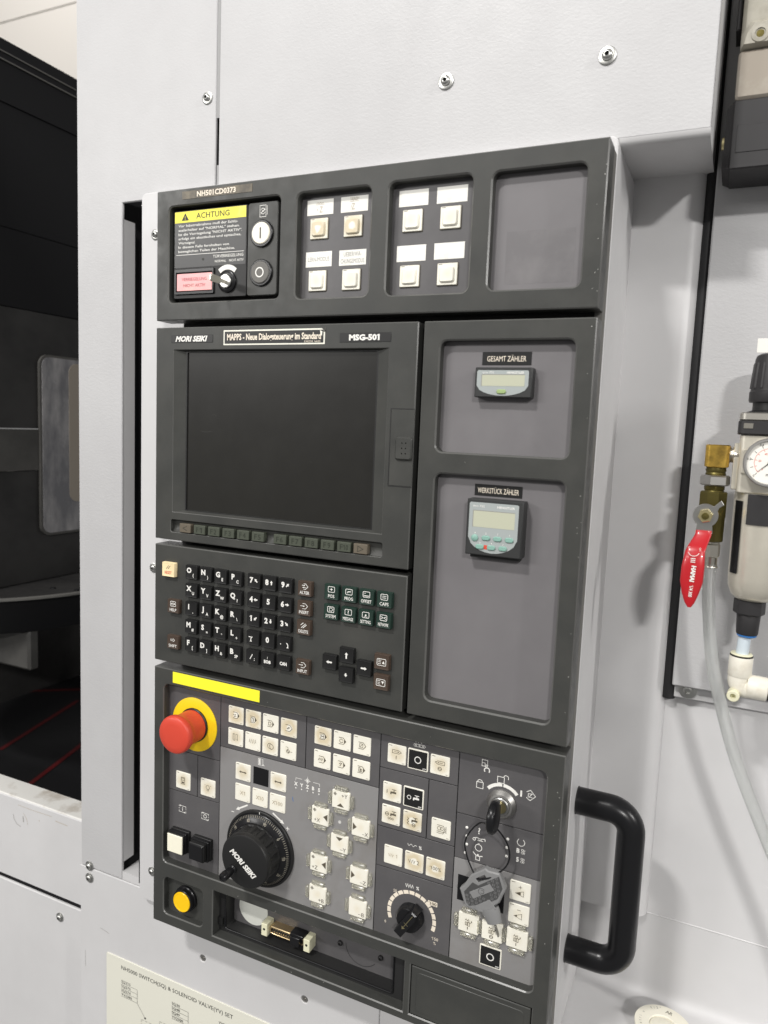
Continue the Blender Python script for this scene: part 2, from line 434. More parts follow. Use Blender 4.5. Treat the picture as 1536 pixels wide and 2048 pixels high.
# upper cover over the recess
t = thing('machine_cover', 'wide light grey textured cover sheet above the control panel, with two socket screws', 'machine cover', (270, YS, 10))
bm = B()
plate(bm, polyf([(38, 15), (507, 15), (507, 330), (38, 330)]), [], YS, YS + 3, .8, True)
fin(bm, 'sheet', 'paint', t)
bm = B()
pr = [(YS + .1, 15.5), (YS + .9, 12.4), (YS + 3, 10.4), (YS + 6, 9.8), (100, 12.2), (168, 15.6)]
a = [bm.verts.new((428, y, z)) for y, z in pr]; b = [bm.verts.new((507.2, y, z)) for i, (y, z) in enumerate(pr)]
for i in range(len(pr)-1): bm.faces.new((a[i], a[i+1], b[i+1], b[i]))
a2 = [bm.verts.new((38, y, z)) for y, z in pr[:4]]; b2 = [bm.verts.new((439, y, z)) for y, z in pr[:4]]
for i in range(3): bm.faces.new((a2[i], a2[i+1], b2[i+1], b2[i]))
fin(bm, 'underside_flange', 'paint_smooth', t)
bm = B(); a = [bm.verts.new((507.2, y, z)) for y, z in pr]; b = [bm.verts.new((507.2, y, 330)) for y, z in pr]
for i in range(len(pr)-1): bm.faces.new((a[i], a[i+1], b[i+1], b[i]))
fin(bm, 'side_flange', 'paint_smooth', t)
screw(t, 286.1, YS, 81.7, 7.2); screw(t, 424.9, YS, 80.6, 7.2)
# rubber strip in the seam between the two upper covers
t = thing('seam_strip', 'grey strip in the narrow upright seam between the two upper cover sheets', 'seal', (36, YS + 5, 60))
bm = B(); box(bm, 34.3, 37.7, YS + 1, YS + 8, 84, 330); fin(bm, 'strip', 'strip_grey', t)
bm = B(); box(bm, 10, 62, YS + 16, YS + 18, 12, 330); fin(bm, 'gap_backing', 'void', t)
bm = B(); box(bm, 34.6, 37.4, YS + 2, YS + 9, 12, 38); fin(bm, 'bracket', 'strip_grey', t)
# back panel of the recess, right of the control cabinet
t = thing('machine_cover', 'grey recessed panel with rounded right edge between the control cabinet and the black seal', 'machine cover', (470, 150, -708))
bm = B(); bent(bm, [(430, 150), (490, 150)] + rnd(491, 163, 13, -90, 0, 8) + [(504, 168)], -707, 30)
fin(bm, 'sheet', 'paint_smooth', t)
# wall behind and below, with the ledge
t = thing('machine_cover', 'light grey lower back wall and ledge under the air cabinet, with one thin horizontal seam', 'machine cover', (520, 160, -797))
bm = B()
prf = [(163, -450), (163, -706.3), (162.2, -707), (163, -707.7), (163, -783)] + [(153 + 10*math.cos(math.radians(q)), -787 - 10*math.sin(math.radians(q))) for q in (0, 22, 45, 68, 90)] + [(52, -797), (49, -798), (48, -801), (48, -1400)]
a = [bm.verts.new((430, y, z)) for y, z in prf]; b = [bm.verts.new((690, y, z)) for y, z in prf]
for i in range(len(prf)-1): bm.faces.new((a[i], a[i+1], b[i+1], b[i]))
fin(bm, 'wall_and_ledge', 'paint_smooth', t)
# lower front plate
t = thing('machine_cover', 'plain light grey front plate below the control panel, carrying the cream diagram placard', 'machine cover', (100, YS, -1000))
bm = B(); plate(bm, polyf([(-163, -1400), (260.4, -1400), (260.4, -793), (-163, -793)]), [circ(32.1, -851.6, 4.2, 20), circ(170.7, -850, 4.2, 20)], YS, YS + 3, .7, True, .7)
fin(bm, 'sheet', 'paint_smooth', t)
bm = B(); plate(bm, polyf([(261.2, -1400), (430, -1400), (430, -793), (261.2, -793)]), [], YS, YS + 3, .7, True); fin(bm, 'sheet', 'paint_smooth', t)
for x, z in ((32.1, -851.6), (170.7, -850)):
    bm = B(); lathe(bm, (x, YS + 1.2, z), (0, -1, 0), [(4.1, 0), (3.2, .3), (1.6, .2), (1.3, -1.5)], 20, cap0=False); fin(bm, 'blind_rivet', 'steel_dull', t)
screw(t, -146.5, YS, -805.6, 6.4)
k = Ink(); k.line([(0, 0), (8, -1.4), (15, -3)], .5); k.disc(40, -34, .6, 8); k.disc(75, -60, .5, 8); k.line([(-26, -40), (-25.6, -62)], .4)
k.build(t, 'print_grey', -129, YS - .1, -868, 'scratch')
# ledge left of the cabinet
bm = B(); box(bm, -93, -40, YS + 1, 150, -792, -781.5); fin(bm, 'ledge_bar', 'paint_smooth', t)
# black seal
bm = B(); bent(bm, [(501, 164)] + rnd(507, 158, 6, 180, 360, 8) + [(513, 164)], -476, 330)
tag(fin(bm, 'door_seal', 'rubber'), 'long black rubber seal in the upright gap left of the air cabinet', 'seal')
# near-black backing paints the shade in the notch left of the cabinet
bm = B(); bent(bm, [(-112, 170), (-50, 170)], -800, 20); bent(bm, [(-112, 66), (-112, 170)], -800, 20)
tag(fin(bm, 'shade_backing', 'void'), 'near-black sheet painting the shade in the slot between post cover and control cabinet', 'shade backing')

# ------------------------------------------------------------------ control cabinet (the pale housing that carries the panel modules)
t = thing('control_cabinet', 'pale grey sheet metal cabinet that carries the black control panel modules', 'cabinet', (190, 95, -798))
bm = B()
plate(bm, rr(-56, 440, -797, 14.5, 6, 5), [], 38, 152, 1.2)
fin(bm, 'housing', 'paint_smooth', t)
bm = B(); plate(bm, rr(-63, -57, -786, 6, 4, 4), [], 43, 150, 2.5); fin(bm, 'side_rib', 'paint_smooth', t)
for z in (-29.7, -392.5, -757.6): screw(t, -35.5, 38, z, 5.6, 'zinc')
bm = B(); lathe(bm, (440, 136, -760), (1, 0, 0), [(9, 0), (9, 1.5), (7.5, 3.2), (4, 4.2), (0.5, 4.4)], 24); fin(bm, 'plug', 'paint_smooth', t)
bm = B(); plate(bm, rr(10, 437.5, -779, -3, 1), [], 30, 38, .5); fin(bm, 'module_carrier', 'bezel_dark', t)
bm = B(); box(bm, 433.5, 439.5, 23, 38, -780, -.5); fin(bm, 'gasket', 'gasket', t)

# ------------------------------------------------------------------ apron of the machine at lower left
t = thing('machine_apron', 'pale grey apron with scuffed top lip below the dark opening at lower left', 'machine cover', (-290, 60, -1000))
bm = B(); plate(bm, polyf([(-520, -861), (-161, -861), (-161, -744), (-520, -744)]), [], 60, 63, 1, True); fin(bm, 'upper_sheet', 'paint_smooth', t)
bm = B(); a = [[bm.verts.new((x, y, z)) for y, z in ((61, -744.5), (62.5, -742.5), (92, -740.5), (94, -742), (94, -800))] for x in (-520, -161)]
for i in range(4): bm.faces.new((a[0][i], a[0][i+1], a[1][i+1], a[1][i]))
fin(bm, 'top_lip', 'paint_worn', t)
bm = B(); plate(bm, polyf([(-520, -1400), (-161, -1400), (-161, -866), (-520, -866)]), [], 58, 61, 1, True); fin(bm, 'lower_sheet', 'paint_smooth', t)
bm = B(); box(bm, -520, -161, 64, 66, -870, -856); fin(bm, 'gap_backing', 'void', t)
screw(t, -210.7, 58, -887.1, 6.2)
k = Ink(); k.line([(0, 0), (2, -7), (7, -12), (14, -14)], .7); k.line([(19, 2), (20, -6)], 1.2)
k.build(t, 'print_grey', -300, 59.8, -768, 'scuff_mark')
k = Ink(); k.line([(0, 0), (30, -.6), (64, .4)], .5); k.line([(10, -9), (16, -16), (18, -24)], .5); k.line([(70, -4), (92, -4.8)], .7); k.disc(40, -12, .8, 8); k.build(t, 'print_faint', -290, 59.8, -752, 'scuff_mark')

# ------------------------------------------------------------------ dark working chamber seen through the opening
t = thing('machining_chamber', 'dark inside of the machine seen through the opening at left', 'machine chamber', (-500, 400, -900))
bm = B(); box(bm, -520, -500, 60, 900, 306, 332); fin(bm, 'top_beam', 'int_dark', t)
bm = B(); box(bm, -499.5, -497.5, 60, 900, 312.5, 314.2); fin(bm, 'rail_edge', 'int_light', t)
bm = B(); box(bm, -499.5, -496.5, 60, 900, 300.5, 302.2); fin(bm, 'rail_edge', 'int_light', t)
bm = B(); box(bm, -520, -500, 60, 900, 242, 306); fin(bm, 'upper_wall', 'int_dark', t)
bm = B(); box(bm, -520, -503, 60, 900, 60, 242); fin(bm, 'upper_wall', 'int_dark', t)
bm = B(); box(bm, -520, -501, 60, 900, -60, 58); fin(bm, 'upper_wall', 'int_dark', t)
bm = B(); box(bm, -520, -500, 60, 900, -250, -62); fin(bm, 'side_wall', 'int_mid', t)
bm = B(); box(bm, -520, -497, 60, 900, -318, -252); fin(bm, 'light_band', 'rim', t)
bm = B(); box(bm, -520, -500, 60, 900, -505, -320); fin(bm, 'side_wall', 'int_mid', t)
bm = B(); lathe(bm, (-640, 330, -514), (0, 0, 1), [(256, 0), (260, 1.5), (260, 4.5), (257, 6)], 72, cap0=False, cap1=False); fin(bm, 'turntable_rim', 'int_light', t)
bm = B(); lathe(bm, (-640, 330, -514), (0, 0, 1), [(257.5, 5.5), (180, 7), (.5, 8)], 72, cap0=False, cap1=False); fin(bm, 'turntable_top', 'int_mid', t)
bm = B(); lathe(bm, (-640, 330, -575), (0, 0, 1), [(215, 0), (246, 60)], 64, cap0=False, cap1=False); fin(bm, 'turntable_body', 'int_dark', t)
for x, y in ((-400, 262), (-392, 300), (-398, 380), (-440, 250)):
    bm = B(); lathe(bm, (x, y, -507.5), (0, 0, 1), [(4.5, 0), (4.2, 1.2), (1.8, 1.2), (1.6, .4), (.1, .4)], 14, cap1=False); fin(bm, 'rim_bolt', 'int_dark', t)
bm = B(); box(bm, -760, -455, 215, 232, -640, -575, 4); fin(bm, 'fixture_block', 'rim', t)
bm = B(); plate(bm, polyf([(-560, -600), (-420, -560), (-400, -552), (-420, -540), (-560, -560)]), [], 300, 360, 1, True); fin(bm, 'bracket', 'int_mid', t)
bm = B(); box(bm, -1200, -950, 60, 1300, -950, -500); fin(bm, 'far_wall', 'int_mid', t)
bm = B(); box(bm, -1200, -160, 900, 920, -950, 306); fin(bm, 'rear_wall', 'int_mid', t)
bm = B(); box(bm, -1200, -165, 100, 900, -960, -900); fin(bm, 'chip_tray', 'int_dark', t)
for p, q in (((-736, 374), (-812, 640)), ((-560, 280), (-632, 520)), ((-950, 632), (-860, 700)), ((-1000, 520), (-950, 632))):
    bm = B(); d = Vector((q[0]-p[0], q[1]-p[1])).normalized(); n = Vector((-d.y, d.x))*5
    bm.faces.new([bm.verts.new((c[0], c[1], -899)) for c in ((p[0]+n.x, p[1]+n.y), (p[0]-n.x, p[1]-n.y), (q[0]-n.x, q[1]-n.y), (q[0]+n.x, q[1]+n.y))])
    fin(bm, 'red_stripe', 'stripe_red', t)
# window in the chamber's side wall
def yz(pts, x0, x1):
    """prism of a (y, z) outline between two x"""
    bm = B(); a = [bm.verts.new((x0, y, z)) for y, z in pts]; b = [bm.verts.new((x1, y, z)) for y, z in pts]
    bridge(bm, a, b); bm.faces.new(a); bm.faces.new(b); return bm
t = thing('chamber_window', 'rounded window pane with painted reflections in the dark side wall of the machine chamber', 'window', (-498, 380, -428))
fin(yz(rr(275, 560, -430, -128, 18, 6)(0), -499, -494), 'frame', 'int_grey', t)
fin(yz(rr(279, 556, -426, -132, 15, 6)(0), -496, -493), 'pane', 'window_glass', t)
fin(yz(rr(333, 420, -376, -138, 16, 6)(0), -494, -492.4), 'painted_lit_strip', 'window_bright', t)  # beige strip on the pane paints the lit patch seen in it
# building wall above the machine
bm = B(); box(bm, -4200, -1500, 2500, 2520, 1966, 3600); box(bm, -4200, -1500, 2500, 2520, 300, 1958)
tag(fin(bm, 'wall', 'paint_cream'), 'cream workshop wall with a joint line above the machine at top left', kind='structure')
# ================================================================== TOP SWITCH MODULE
t = t_switch = thing('switch_module', 'black top module with warning plate, key lock, start and stop buttons and square switches', 'control module', (220, 10, -126.4))
h1 = rr(15.6, 146.6, -109, -16, 5); h2 = rr(164.5, 240, -110.2, -16.2, 6); h3 = rr(257, 332.6, -110.5, -15.6, 6); h4 = rr(349.4, 424.6, -109.8, -16.5, 6)
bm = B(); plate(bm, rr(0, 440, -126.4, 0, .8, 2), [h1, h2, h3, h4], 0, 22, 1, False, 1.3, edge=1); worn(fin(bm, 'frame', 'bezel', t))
for h in ((14, 148, -111, -14),): bm = B(); box(bm, h[0], h[1], 14, 16, h[2], h[3]); fin(bm, 'recess_floor', 'black', t)
for h, n in (((163.5, 241, -111.5, -15), 'insert_panel'), ((256, 333.6, -111.5, -14.6), 'insert_panel'), ((348.4, 425.6, -111, -15.5), 'insert_panel')):
    bm = B(); box(bm, h[0], h[1], 9.5, 12, h[2], h[3]); fin(bm, n, 'insert' if h[0] > 340 else 'membrane_dark', t)
n = sheet(t, 'serial_plate', 'nameplate', 32.2, 115.3, -10.4, -2.9, 0, .3)
Ink().text('NH501CD0373', 0, -2.3, 4.6, 46, bold=.03).build(n, 'print_cream', 73.5, -.45, -6.6)
# lock unit
bm = B(); plate(bm, rr(18.2, 106.6, -104.6, -19.3, 1.5), [], 5, 14, .5); fin(bm, 'lock_plate', 'bezel_dark', t)
bm = B(); plate(bm, rr(107.6, 141.8, -104.8, -19, 3), [], 4.4, 14, .7); fin(bm, 'button_plate', 'bezel', t)
n = sheet(t, 'warning_sticker', 'sticker_black', 19, 105.6, -74.6, -20.2, 5, .2)
n2 = sheet(n, 'yellow_band', 'sticker_achtung', 19.3, 105.3, -31, -20.4, 4.8, .15)
k = Ink(); k.poly([(27.8-62, -29+25.7), (36.8-62, -29+25.7), (32.3-62, -22+25.7)]); k.text('ACHTUNG', 4, -2.4, 5.2, 40, bold=.005)
k.build(n, 'print_black', 62, 4.55, -25.7)
k = Ink(); k.poly([(-.35, 1.6), (.35, 1.6), (.2, -.6), (-.2, -.6)]); k.disc(0, -1.4, .4); k.build(n, 'sticker_achtung', 32.3, 4.45, -26.6)
k = Ink()
for i, (s, x1) in enumerate((('Vor Inbetriebnahme muß der Schlü-', 96), ('sselschalter auf "NORMAL" stehen.', 98), ('Ist die Verriegelung "NICHT AKTIV".', 101), ('erfolgt ein akustisches und optisches,', 100), ('Warnsignal.', 45), ('In diesem Falle fernhalten von', 86), ('beweglichen Teilen der Maschine.', 93))):
    k.text(s, 24 - 62, 13.1 - i*4.12, 2.25, x1 - 24, align='L', bold=.012)
k.line([(-40.5, -13.9), (41.5, -14.1)], .5)
k.text('TÜRVERRIEGELUNG', 41, -18.6, 2.6, 36, align='R', bold=.008); k.text('NORMAL', 7.5, -23.2, 2.2, 13.5, align='L', bold=.008); k.text('NICHT AKTIV', 41.5, -23.2, 2.2, 17, align='R', bold=.008)
k.build(n, 'print_white', 62, 4.6, -48.2)
k = Ink(); k.disc(0, 0, 1.1); k.build(n, 'print_dark', 54.7, 4.55, -67.3, 'screw_hole')
bm = B(); plate(bm, rr(20, 69, -100.8, -76, 1), [rr(22.6, 67.2, -98, -79.6, .5)], 3.2, 6, .4); fin(bm, 'lamp_frame', 'black_gloss', t)
n = sheet(t, 'lamp_lens', 'lens_pink', 23.2, 66.6, -97.2, -80.6, 4.8, 1)
k = Ink(); k.text('VERRIEGELUNG', 0, 1.4, 3, 31); k.text('NICHT AKTIV', 0, -4.6, 3, 27); M('print_pink', (.42, .13, .15), .5); k.build(n, 'print_pink', 45, 3.6, -89)
# arc printed over lock
k = Ink(); k.arc(0, 0, 14, 4.6, 47, 133, 8); k.build(t, 'print_white', 84.6, 4.55, -90.4, 'lock_arc')
# start / stop buttons
for z, mt, lab in ((-48, 'cream_lamp', 'cream round start button marked I'), (-84, 'gasket', 'grey round stop button marked O')):
    bm = B(); lathe(bm, (124.4, 4.5, z), (0, -1, 0), [(12.6, 0), (12.6, 1.6), (11.8, 2.2), (10.4, 2.2), (10.2, 1)], 40, cap1=False); n = fin(bm, 'round_button', 'black_gloss', t); n['label'] = lab
    bm = B(); lathe(bm, (124.4, 4.5, z), (0, -1, 0), [(10.1, 0), (10.1, 2.6), (9.4, 3.3), (.1, 3.4)], 40, cap1=False); fin(bm, 'button_face', mt, n)
    if z == -48: k = Ink(); k.line([(0, -5), (0, 5)], 1.3); k.build(n, 'print_black', 124.4, .95, z)
    else: k = Ink(); k.arc(0, 0, 4.2, 1.2); k.build(n, 'print_white', 124.4, .95, z)
k = Ink(); k.rect(-3.6, 3.2, -5.2, 5.2, .45); k.arc(-.2, 0, 2.6, .5, 20, 160); k.arc(-.2, 0, 2.6, .5, 200, 340); k.disc(-.2, 0, .8); k.arrow(-2.4, -1.6, 2.2, 1.5, .5, 1.6, 1.2); k.line([(4.6, -3.5), (4.6, 4.6)], .45)
k.build(t, 'print_white', 125, 4.2, -27.5, 'pump_symbol')
# square illuminated switches with paper labels
def sq_switch(x, z, mt, lab):
    n = cap(t, 'square_switch', 'print_brown', x, z, 19.2, 19.2, 9.5, .6, .6, .2, label=lab)
    cap(n, 'lens_rim', mt, x, z, 18.2, 18.2, 8.9, 1.2, .8, .4)
    cap(n, 'lens', mt, x, z - .3, 13.2, 13.2, 7.7, 1.8, 2.2, .9)
    k = Ink(); k.poly([(-8, 7.9), (-4.6, 7.9), (-4.6, 8.6), (-8, 8.6)]); k.build(n, 'print_grey', x, 7.65, z)
def paper(x0, z1, lines, lab):
    n = sheet(t, 'paper_label', 'sticker_white', x0, x0 + 27.4, z1 - 13.6, z1, 9.5, .25, .2, lab)
    if lines:
        k = Ink()
        for i, s in enumerate(lines): k.text(s, 0, (-1.8 if len(lines) == 1 else 1.2 - i*6), 3.8, min(24, 2.25*len(s)), cond=.6)
        k.build(n, 'print_grey', x0 + 13.7, 9.2, z1 - 6.8)
    return n
sq_switch(183.8, -46.8, 'cap_worn', 'worn yellowed square switch under the upper left label'); sq_switch(218.9, -47, 'cap_worn', 'worn yellowed square switch with rubbed white middle')
sq_switch(183.6, -93.3, 'cap_clean', 'square switch under the label LERN-MODUS'); sq_switch(218.8, -93.6, 'cap_clean', 'square switch under the label UEBERWACHUNGSMODUS')
sq_switch(276.6, -46.8, 'cap_clean', 'square switch, upper left of the blank labelled four'); sq_switch(311.5, -46.8, 'cap_clean', 'square switch, upper right of the blank labelled four')
sq_switch(276, -93.4, 'cap_clean', 'square switch, lower left of the blank labelled four'); sq_switch(311, -93.3, 'cap_clean', 'square switch, lower right of the blank labelled four')
for x, s in ((170.2, 0), (205.3, 1)):
    n = paper(x, -20.9, None, 'white paper label with faint worn print')
    k = Ink(); k.line([(-4, 3.8), (-2, 4), (-1.4, 3.2), (0, 4.1), (1.2, 3.4), (3.4, 3.9)], .5); k.line([(-4.5, 2.4), (4.5, 2.5)], .35); k.text('Z', 1 - s*2, -4.6, 5.2, 3.2, cond=.6); k.line([(-3, -1), (-2.5, -3)], .4)
    if s: k.text('TIEREN', 0, 4.2, 1.8, 9)
    k.build(n, 'print_faint', x + 13.7, 9.2, -27.7)
paper(170.1, -67, ['LERN-MODUS'], 'paper label reading LERN-MODUS'); paper(205.2, -67.3, ['UEBERWA-', 'CHUNGSMODUS'], 'paper label reading UEBERWACHUNGSMODUS')
for x, z in ((262.8, -20.9), (298, -21), (262.6, -67.1), (297.7, -67)): paper(x, z, None, 'blank white paper label')
M('patch', (.140, .134, .138), .44, var=(30, (.18, .172, .175), .45, .75))
sheet(t, 'old_label_patch', 'patch', 361, 417, -104, -62, 9.5, .06, .3, 'faint rectangle left by a removed label')

# lock cylinder and its key
t = thing('door_lock_switch', 'chrome key lock cylinder with a key, right of the pink lamp', 'lock', (84.8, 4, -90.4))
bm = B(); lathe(bm, (84.8, 5, -90.4), (0, -1, 0), [(10.3, 0), (10.3, 1.8), (9.4, 2.4), (7, 2.4), (6.8, 1.4)], 36, cap1=False); fin(bm, 'bezel_ring', 'black_gloss', t)
bm = B(); lathe(bm, (84.8, 5, -90.4), (0, -1, 0), [(6.7, 0), (6.7, 3.8), (6, 4.6), (3.4, 4.7), (3.2, 4.2), (.1, 4.2)], 30, cap1=False); fin(bm, 'cylinder', 'zinc', t)
bm = B(); pts = [Vector((84.5, -1, -91)), Vector((80, -9, -90)), Vector((76, -18, -88))]
for i in range(1):
    a = Vector((84.6, 1, -91.2)); b = Vector((86.5, -24, -91.5)); up = Vector((.25, 0, 1)).normalized()*1
    for (p, w0), (q, w1) in (((a, 1.6), (a.lerp(b, .3), 1.6)), ((a.lerp(b, .3), 1.8), (a.lerp(b, .42), 3.2)), ((a.lerp(b, .42), 3.2), (a.lerp(b, .85), 3.4)), ((a.lerp(b, .85), 3.4), (b, 2.2))):
        s = Vector((.8, 0, -.2)); vs = []
        for pp, ww in ((p, w0), (q, w1)):
            vs += [bm.verts.new(pp + up*ww + s), bm.verts.new(pp - up*ww + s), bm.verts.new(pp - up*ww - s), bm.verts.new(pp + up*ww - s)]
        bridge(bm, vs[:4], vs[4:]); bm.faces.new(vs[:4]); bm.faces.new(vs[4:])
fin(bm, 'inserted_key', 'key_metal', t)

# ================================================================== DISPLAY
t = thing('display_module', 'black display unit with dark switched-off screen and a row of soft keys', 'monitor', (145, 10, -350.3))
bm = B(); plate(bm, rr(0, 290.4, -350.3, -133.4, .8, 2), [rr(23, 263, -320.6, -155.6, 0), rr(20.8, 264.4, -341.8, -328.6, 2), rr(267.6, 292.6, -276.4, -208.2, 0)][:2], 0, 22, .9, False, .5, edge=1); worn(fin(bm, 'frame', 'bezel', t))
bm = B(); a = loop(bm, rr(23, 263, -320.6, -155.6)(0), .5); b = loop(bm, rr(35.6, 250.5, -318.6, -157)(0), 5.2); bridge(bm, a, b); fin(bm, 'screen_surround', 'bezel', t)
bm = B(); plate(bm, rr(35, 251.5, -319.5, -156), [rr(36.6, 249.6, -317.8, -157.8, 1)], 5.0, 9, 0); fin(bm, 'screen_gasket', 'black', t)
bm = B(); box(bm, 35, 251, 6.2, 8.5, -319.5, -156); fin(bm, 'screen', 'screen', t)
k = Ink(); k.line([(0, 0), (5, -.8), (10, -.6), (16, .4)], .22); k.line([(14, 16), (17, 17), (20, 15.4)], .18); k.line([(130, -24), (131.5, -24.8)], .25)
k.build(t, 'scratch_dark', 53, 6.1, -236, 'scratch')
bm = B(); n = 8; pr = [(-328.6 - 13.2*i/n, 3.4 + 2.2*math.sin(math.pi*i/n)) for i in range(n+1)]
a = [bm.verts.new((20.3, y, z)) for z, y in pr]; b = [bm.verts.new((264.8, y, z)) for z, y in pr]
for i in range(n): bm.faces.new((a[i], a[i+1], b[i+1], b[i]))
fin(bm, 'soft_key_trough', 'bezel', t)
sx_ = [33.3, 51.6, 69.6, 87.5, 105.3, 123, 148.5, 165.9, 183.4, 200.9, 218.4, 235.6]
for i, x in enumerate(sx_):
    e = i in (0, 11)
    n = cap(t, 'soft_key', 'soft_brown' if e else 'soft_green', x + 7.2, -336.3, 14.2, 9.2, 5, 6.2, .6, .5)
    k = Ink()
    if e:
        s = -1 if i == 0 else 1; k.line([(-2.6*s, 2.6), (-2.6*s, -2.6), (3*s, 0)], .45, True) if i else k.line([(2.6, 2.2), (-2.6, 0), (2.6, -2.2)], .5)
    else: k.text('F', -2.4, -2.6, 5, 2.8); k.text(str(i), 2, -2.6, 5, 3 if i < 10 else 5)
    k.build(n, 'print_dark', x + 7.2, -1.35, -336.3)
n = sheet(t, 'name_plate', 'sticker_black', 20, 72, -148.7, -141, 0, .4)
Ink().text('MORI SEIKI', 0, -2.4, 4.9, 40, bold=.045, shear=.28).build(n, 'print_white', 45.6, -.55, -145)
n = sheet(t, 'slogan_plate', 'sticker_cream', 85, 198.4, -151.7, -137.3, 0, .4); n2 = sheet(n, 'slogan_field', 'sticker_black', 86.4, 197, -150.3, -138.7, -.4, .12)
k = Ink(); k.text('MAPPS - Neue Dialogsteuerung im Standard', 0, -2.2, 5.6, 105, bold=.03); k.text('E30221B  NH50', 52, -5.3, 1.7, 17, align='R')
k.build(n, 'print_cream', 142, -.7, -144.6)
k = Ink(); k.poly([(-3.6, 1.2), (.6, 1.4), (.9, -2.4), (-.4, -2.8), (-.8, -.8)]); k.build(n, 'bezel', 198, -.75, -138, 'torn_corner'); k = Ink(); k.poly([(-1.6, .2), (1.2, -.8), (.8, -5), (-.2, -4)]); k.build(n, 'sticker_cream', 194.8, -.9, -139.4, 'lifted_edge')
n = sheet(t, 'model_plate', 'sticker_black', 213.8, 264.8, -150.2, -142, 0, .4)
Ink().text('MSG-501', 0, -2.2, 4.6, 30.4, bold=.05).build(n, 'print_white', 238.6, -.55, -146.2)
# memory card door
n = sheet(t, 'card_door', 'bezel', 268.6, 290.2, -275.8, -209, 0, .35, .2)
k = Ink(); k.line([(290.4 - 280, 34.2), (-12.4, 34.2), (-12.4, -34.2), (10.4, -34.2)], .8); k.build(n, 'black', 280, -.1, -242.4, 'door_groove')
bm = B(); plate(bm, rr(273.8, 290, -252.8, -232.6, 2.5), [circ(280.6, -238 - 4.6*i, .62, 8) for i in range(3)] + [circ(284.2, -238 - 4.6*i, .62, 8) for i in range(3)], -3, -.3, 1.2, False, .15); q = fin(bm, 'latch', 'bezel', n)

# ================================================================== KEYBOARD
t = thing('keyboard_module', 'black keyboard unit with letter, number and function keys', 'keyboard', (145, 10, -482.2))
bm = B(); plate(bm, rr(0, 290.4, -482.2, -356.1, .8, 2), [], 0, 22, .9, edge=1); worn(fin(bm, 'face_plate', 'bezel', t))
def arrow_at(k, x, z, ang, l=4.4, w=1.3):
    c, s = math.cos(math.radians(ang)), math.sin(math.radians(ang)); k.arrow(x - c*l/2, z - s*l/2, x + c*l/2, z + s*l/2, w, 3.3, 2.2)
def key(x, z, mt, fn, ink='print_white', w=15.2, h=14.6, lab=None):
    """x, z: upper left corner"""
    cx, cz = x + w/2, z - h/2
    n = cap(t, 'key', mt, cx, cz, w, h, 0, 4.6, .7, .55, 1.6, lab); k = Ink(); fn(k); k.build(n, ink, cx, -4.5, cz); return n
def big(s, sub):
    def f(k):
        k.text(s, -2.8, -.6, 5, None, bold=.045, cond=1)
        if sub: k.text(sub, 2.6, -4.2, 3, None, bold=.03, cond=.95)
    return f
rows = [('O(', 'N)', 'GE', 'PC'), ('XU', 'YV', 'ZW', 'Q?'), ('I,', 'JA', 'K@', 'R\\'), ('M#', 'S=', 'T*', 'L+'), ('F[', 'D]', 'H&', 'BSP')]
for r, row in enumerate(rows):
    for c, s in enumerate(row): key((44.5, 62.7, 81.1, 99.6)[c], -373.2 - 19.08*r, 'key_black', big(s[0], s[1:]))
def num(s, ang):
    def f(k):
        k.text(s, -2.6 if ang is not None else -.6, -1.6, 5, None, bold=.045, cond=1)
        if ang is not None: arrow_at(k, 2.6, .8, ang)
    return f
def bow(s, d):
    def f(k):
        k.line([(-4.6, 1), (-2, 1)], .9) if s == '-' else k.disc(-3.6, -.4, .55)
        k.arc(1.4, -1.6, 3.4, .9, 60 if d > 0 else 120, -20 if d > 0 else 200, 6)
        k.poly([(4.6, -1.6), (5.6, -3.4), (3.2, -3.6)] if d > 0 else [(-1.9, -1.4), (-3.2, -3.6), (-.6, -3.6)])
    return f
NR = [(num('7', 135), num('8', 90), num('9', 45)), (num('4', 180), num('5', None), num('6', 0)), (num('1', 225), num('2', 270), num('3', 315)), (bow('-', -1), num('0', None), bow('.', 1)),
      (lambda k: (k.line([(-2.6, -2.4), (.4, 2.8)], .8), k.text(';', 2.6, -3, 3, None, bold=.03)), lambda k: (k.text(':', 0, 1.2, 2.6, None, bold=.04), k.text('EOB', 0, -3.4, 2.8, 8, bold=.05)), lambda k: k.text('CAN', 0, -2.2, 3, 8, bold=.05))]
for r, row in enumerate(NR):
    for c, f in enumerate(row): key((121.5, 139.5, 157.9)[c], -372.7 - 19.15*r, 'key_black', f)
def wordkey(s, ic):
    def f(k):
        k.text(s, 0, -5.2, 2.9, min(10.6, 2.2*len(s)), bold=.012); ic(k)
    return f
def ic_swap(k): k.line([(-1.6, 4.6), (1.6, 4.6), (4, 2.2), (1.6, -.4), (-1.6, -.4)], .5); k.arrow(-4, 2.2, .8, 2.2, .5, 1.6, 1.3)
def ic_alt(k): k.line([(-1, 4.8), (1.2, 4.8), (3.6, 2.2), (1.2, -.4), (-1, -.4)], .5); k.arrow(-3, 3.2, .6, 3.2, .5, 1.5, 1.2); k.arrow(1.4, 1.2, -2.4, 1.2, .5, 1.5, 1.2)
def ic_del(k): k.line([(-2.4, -.4), (2.4, 4)], .6); k.line([(-.6, -.4), (3.4, 3)], .6); k.line([(-3, 2.2), (0, 4.8)], .6)
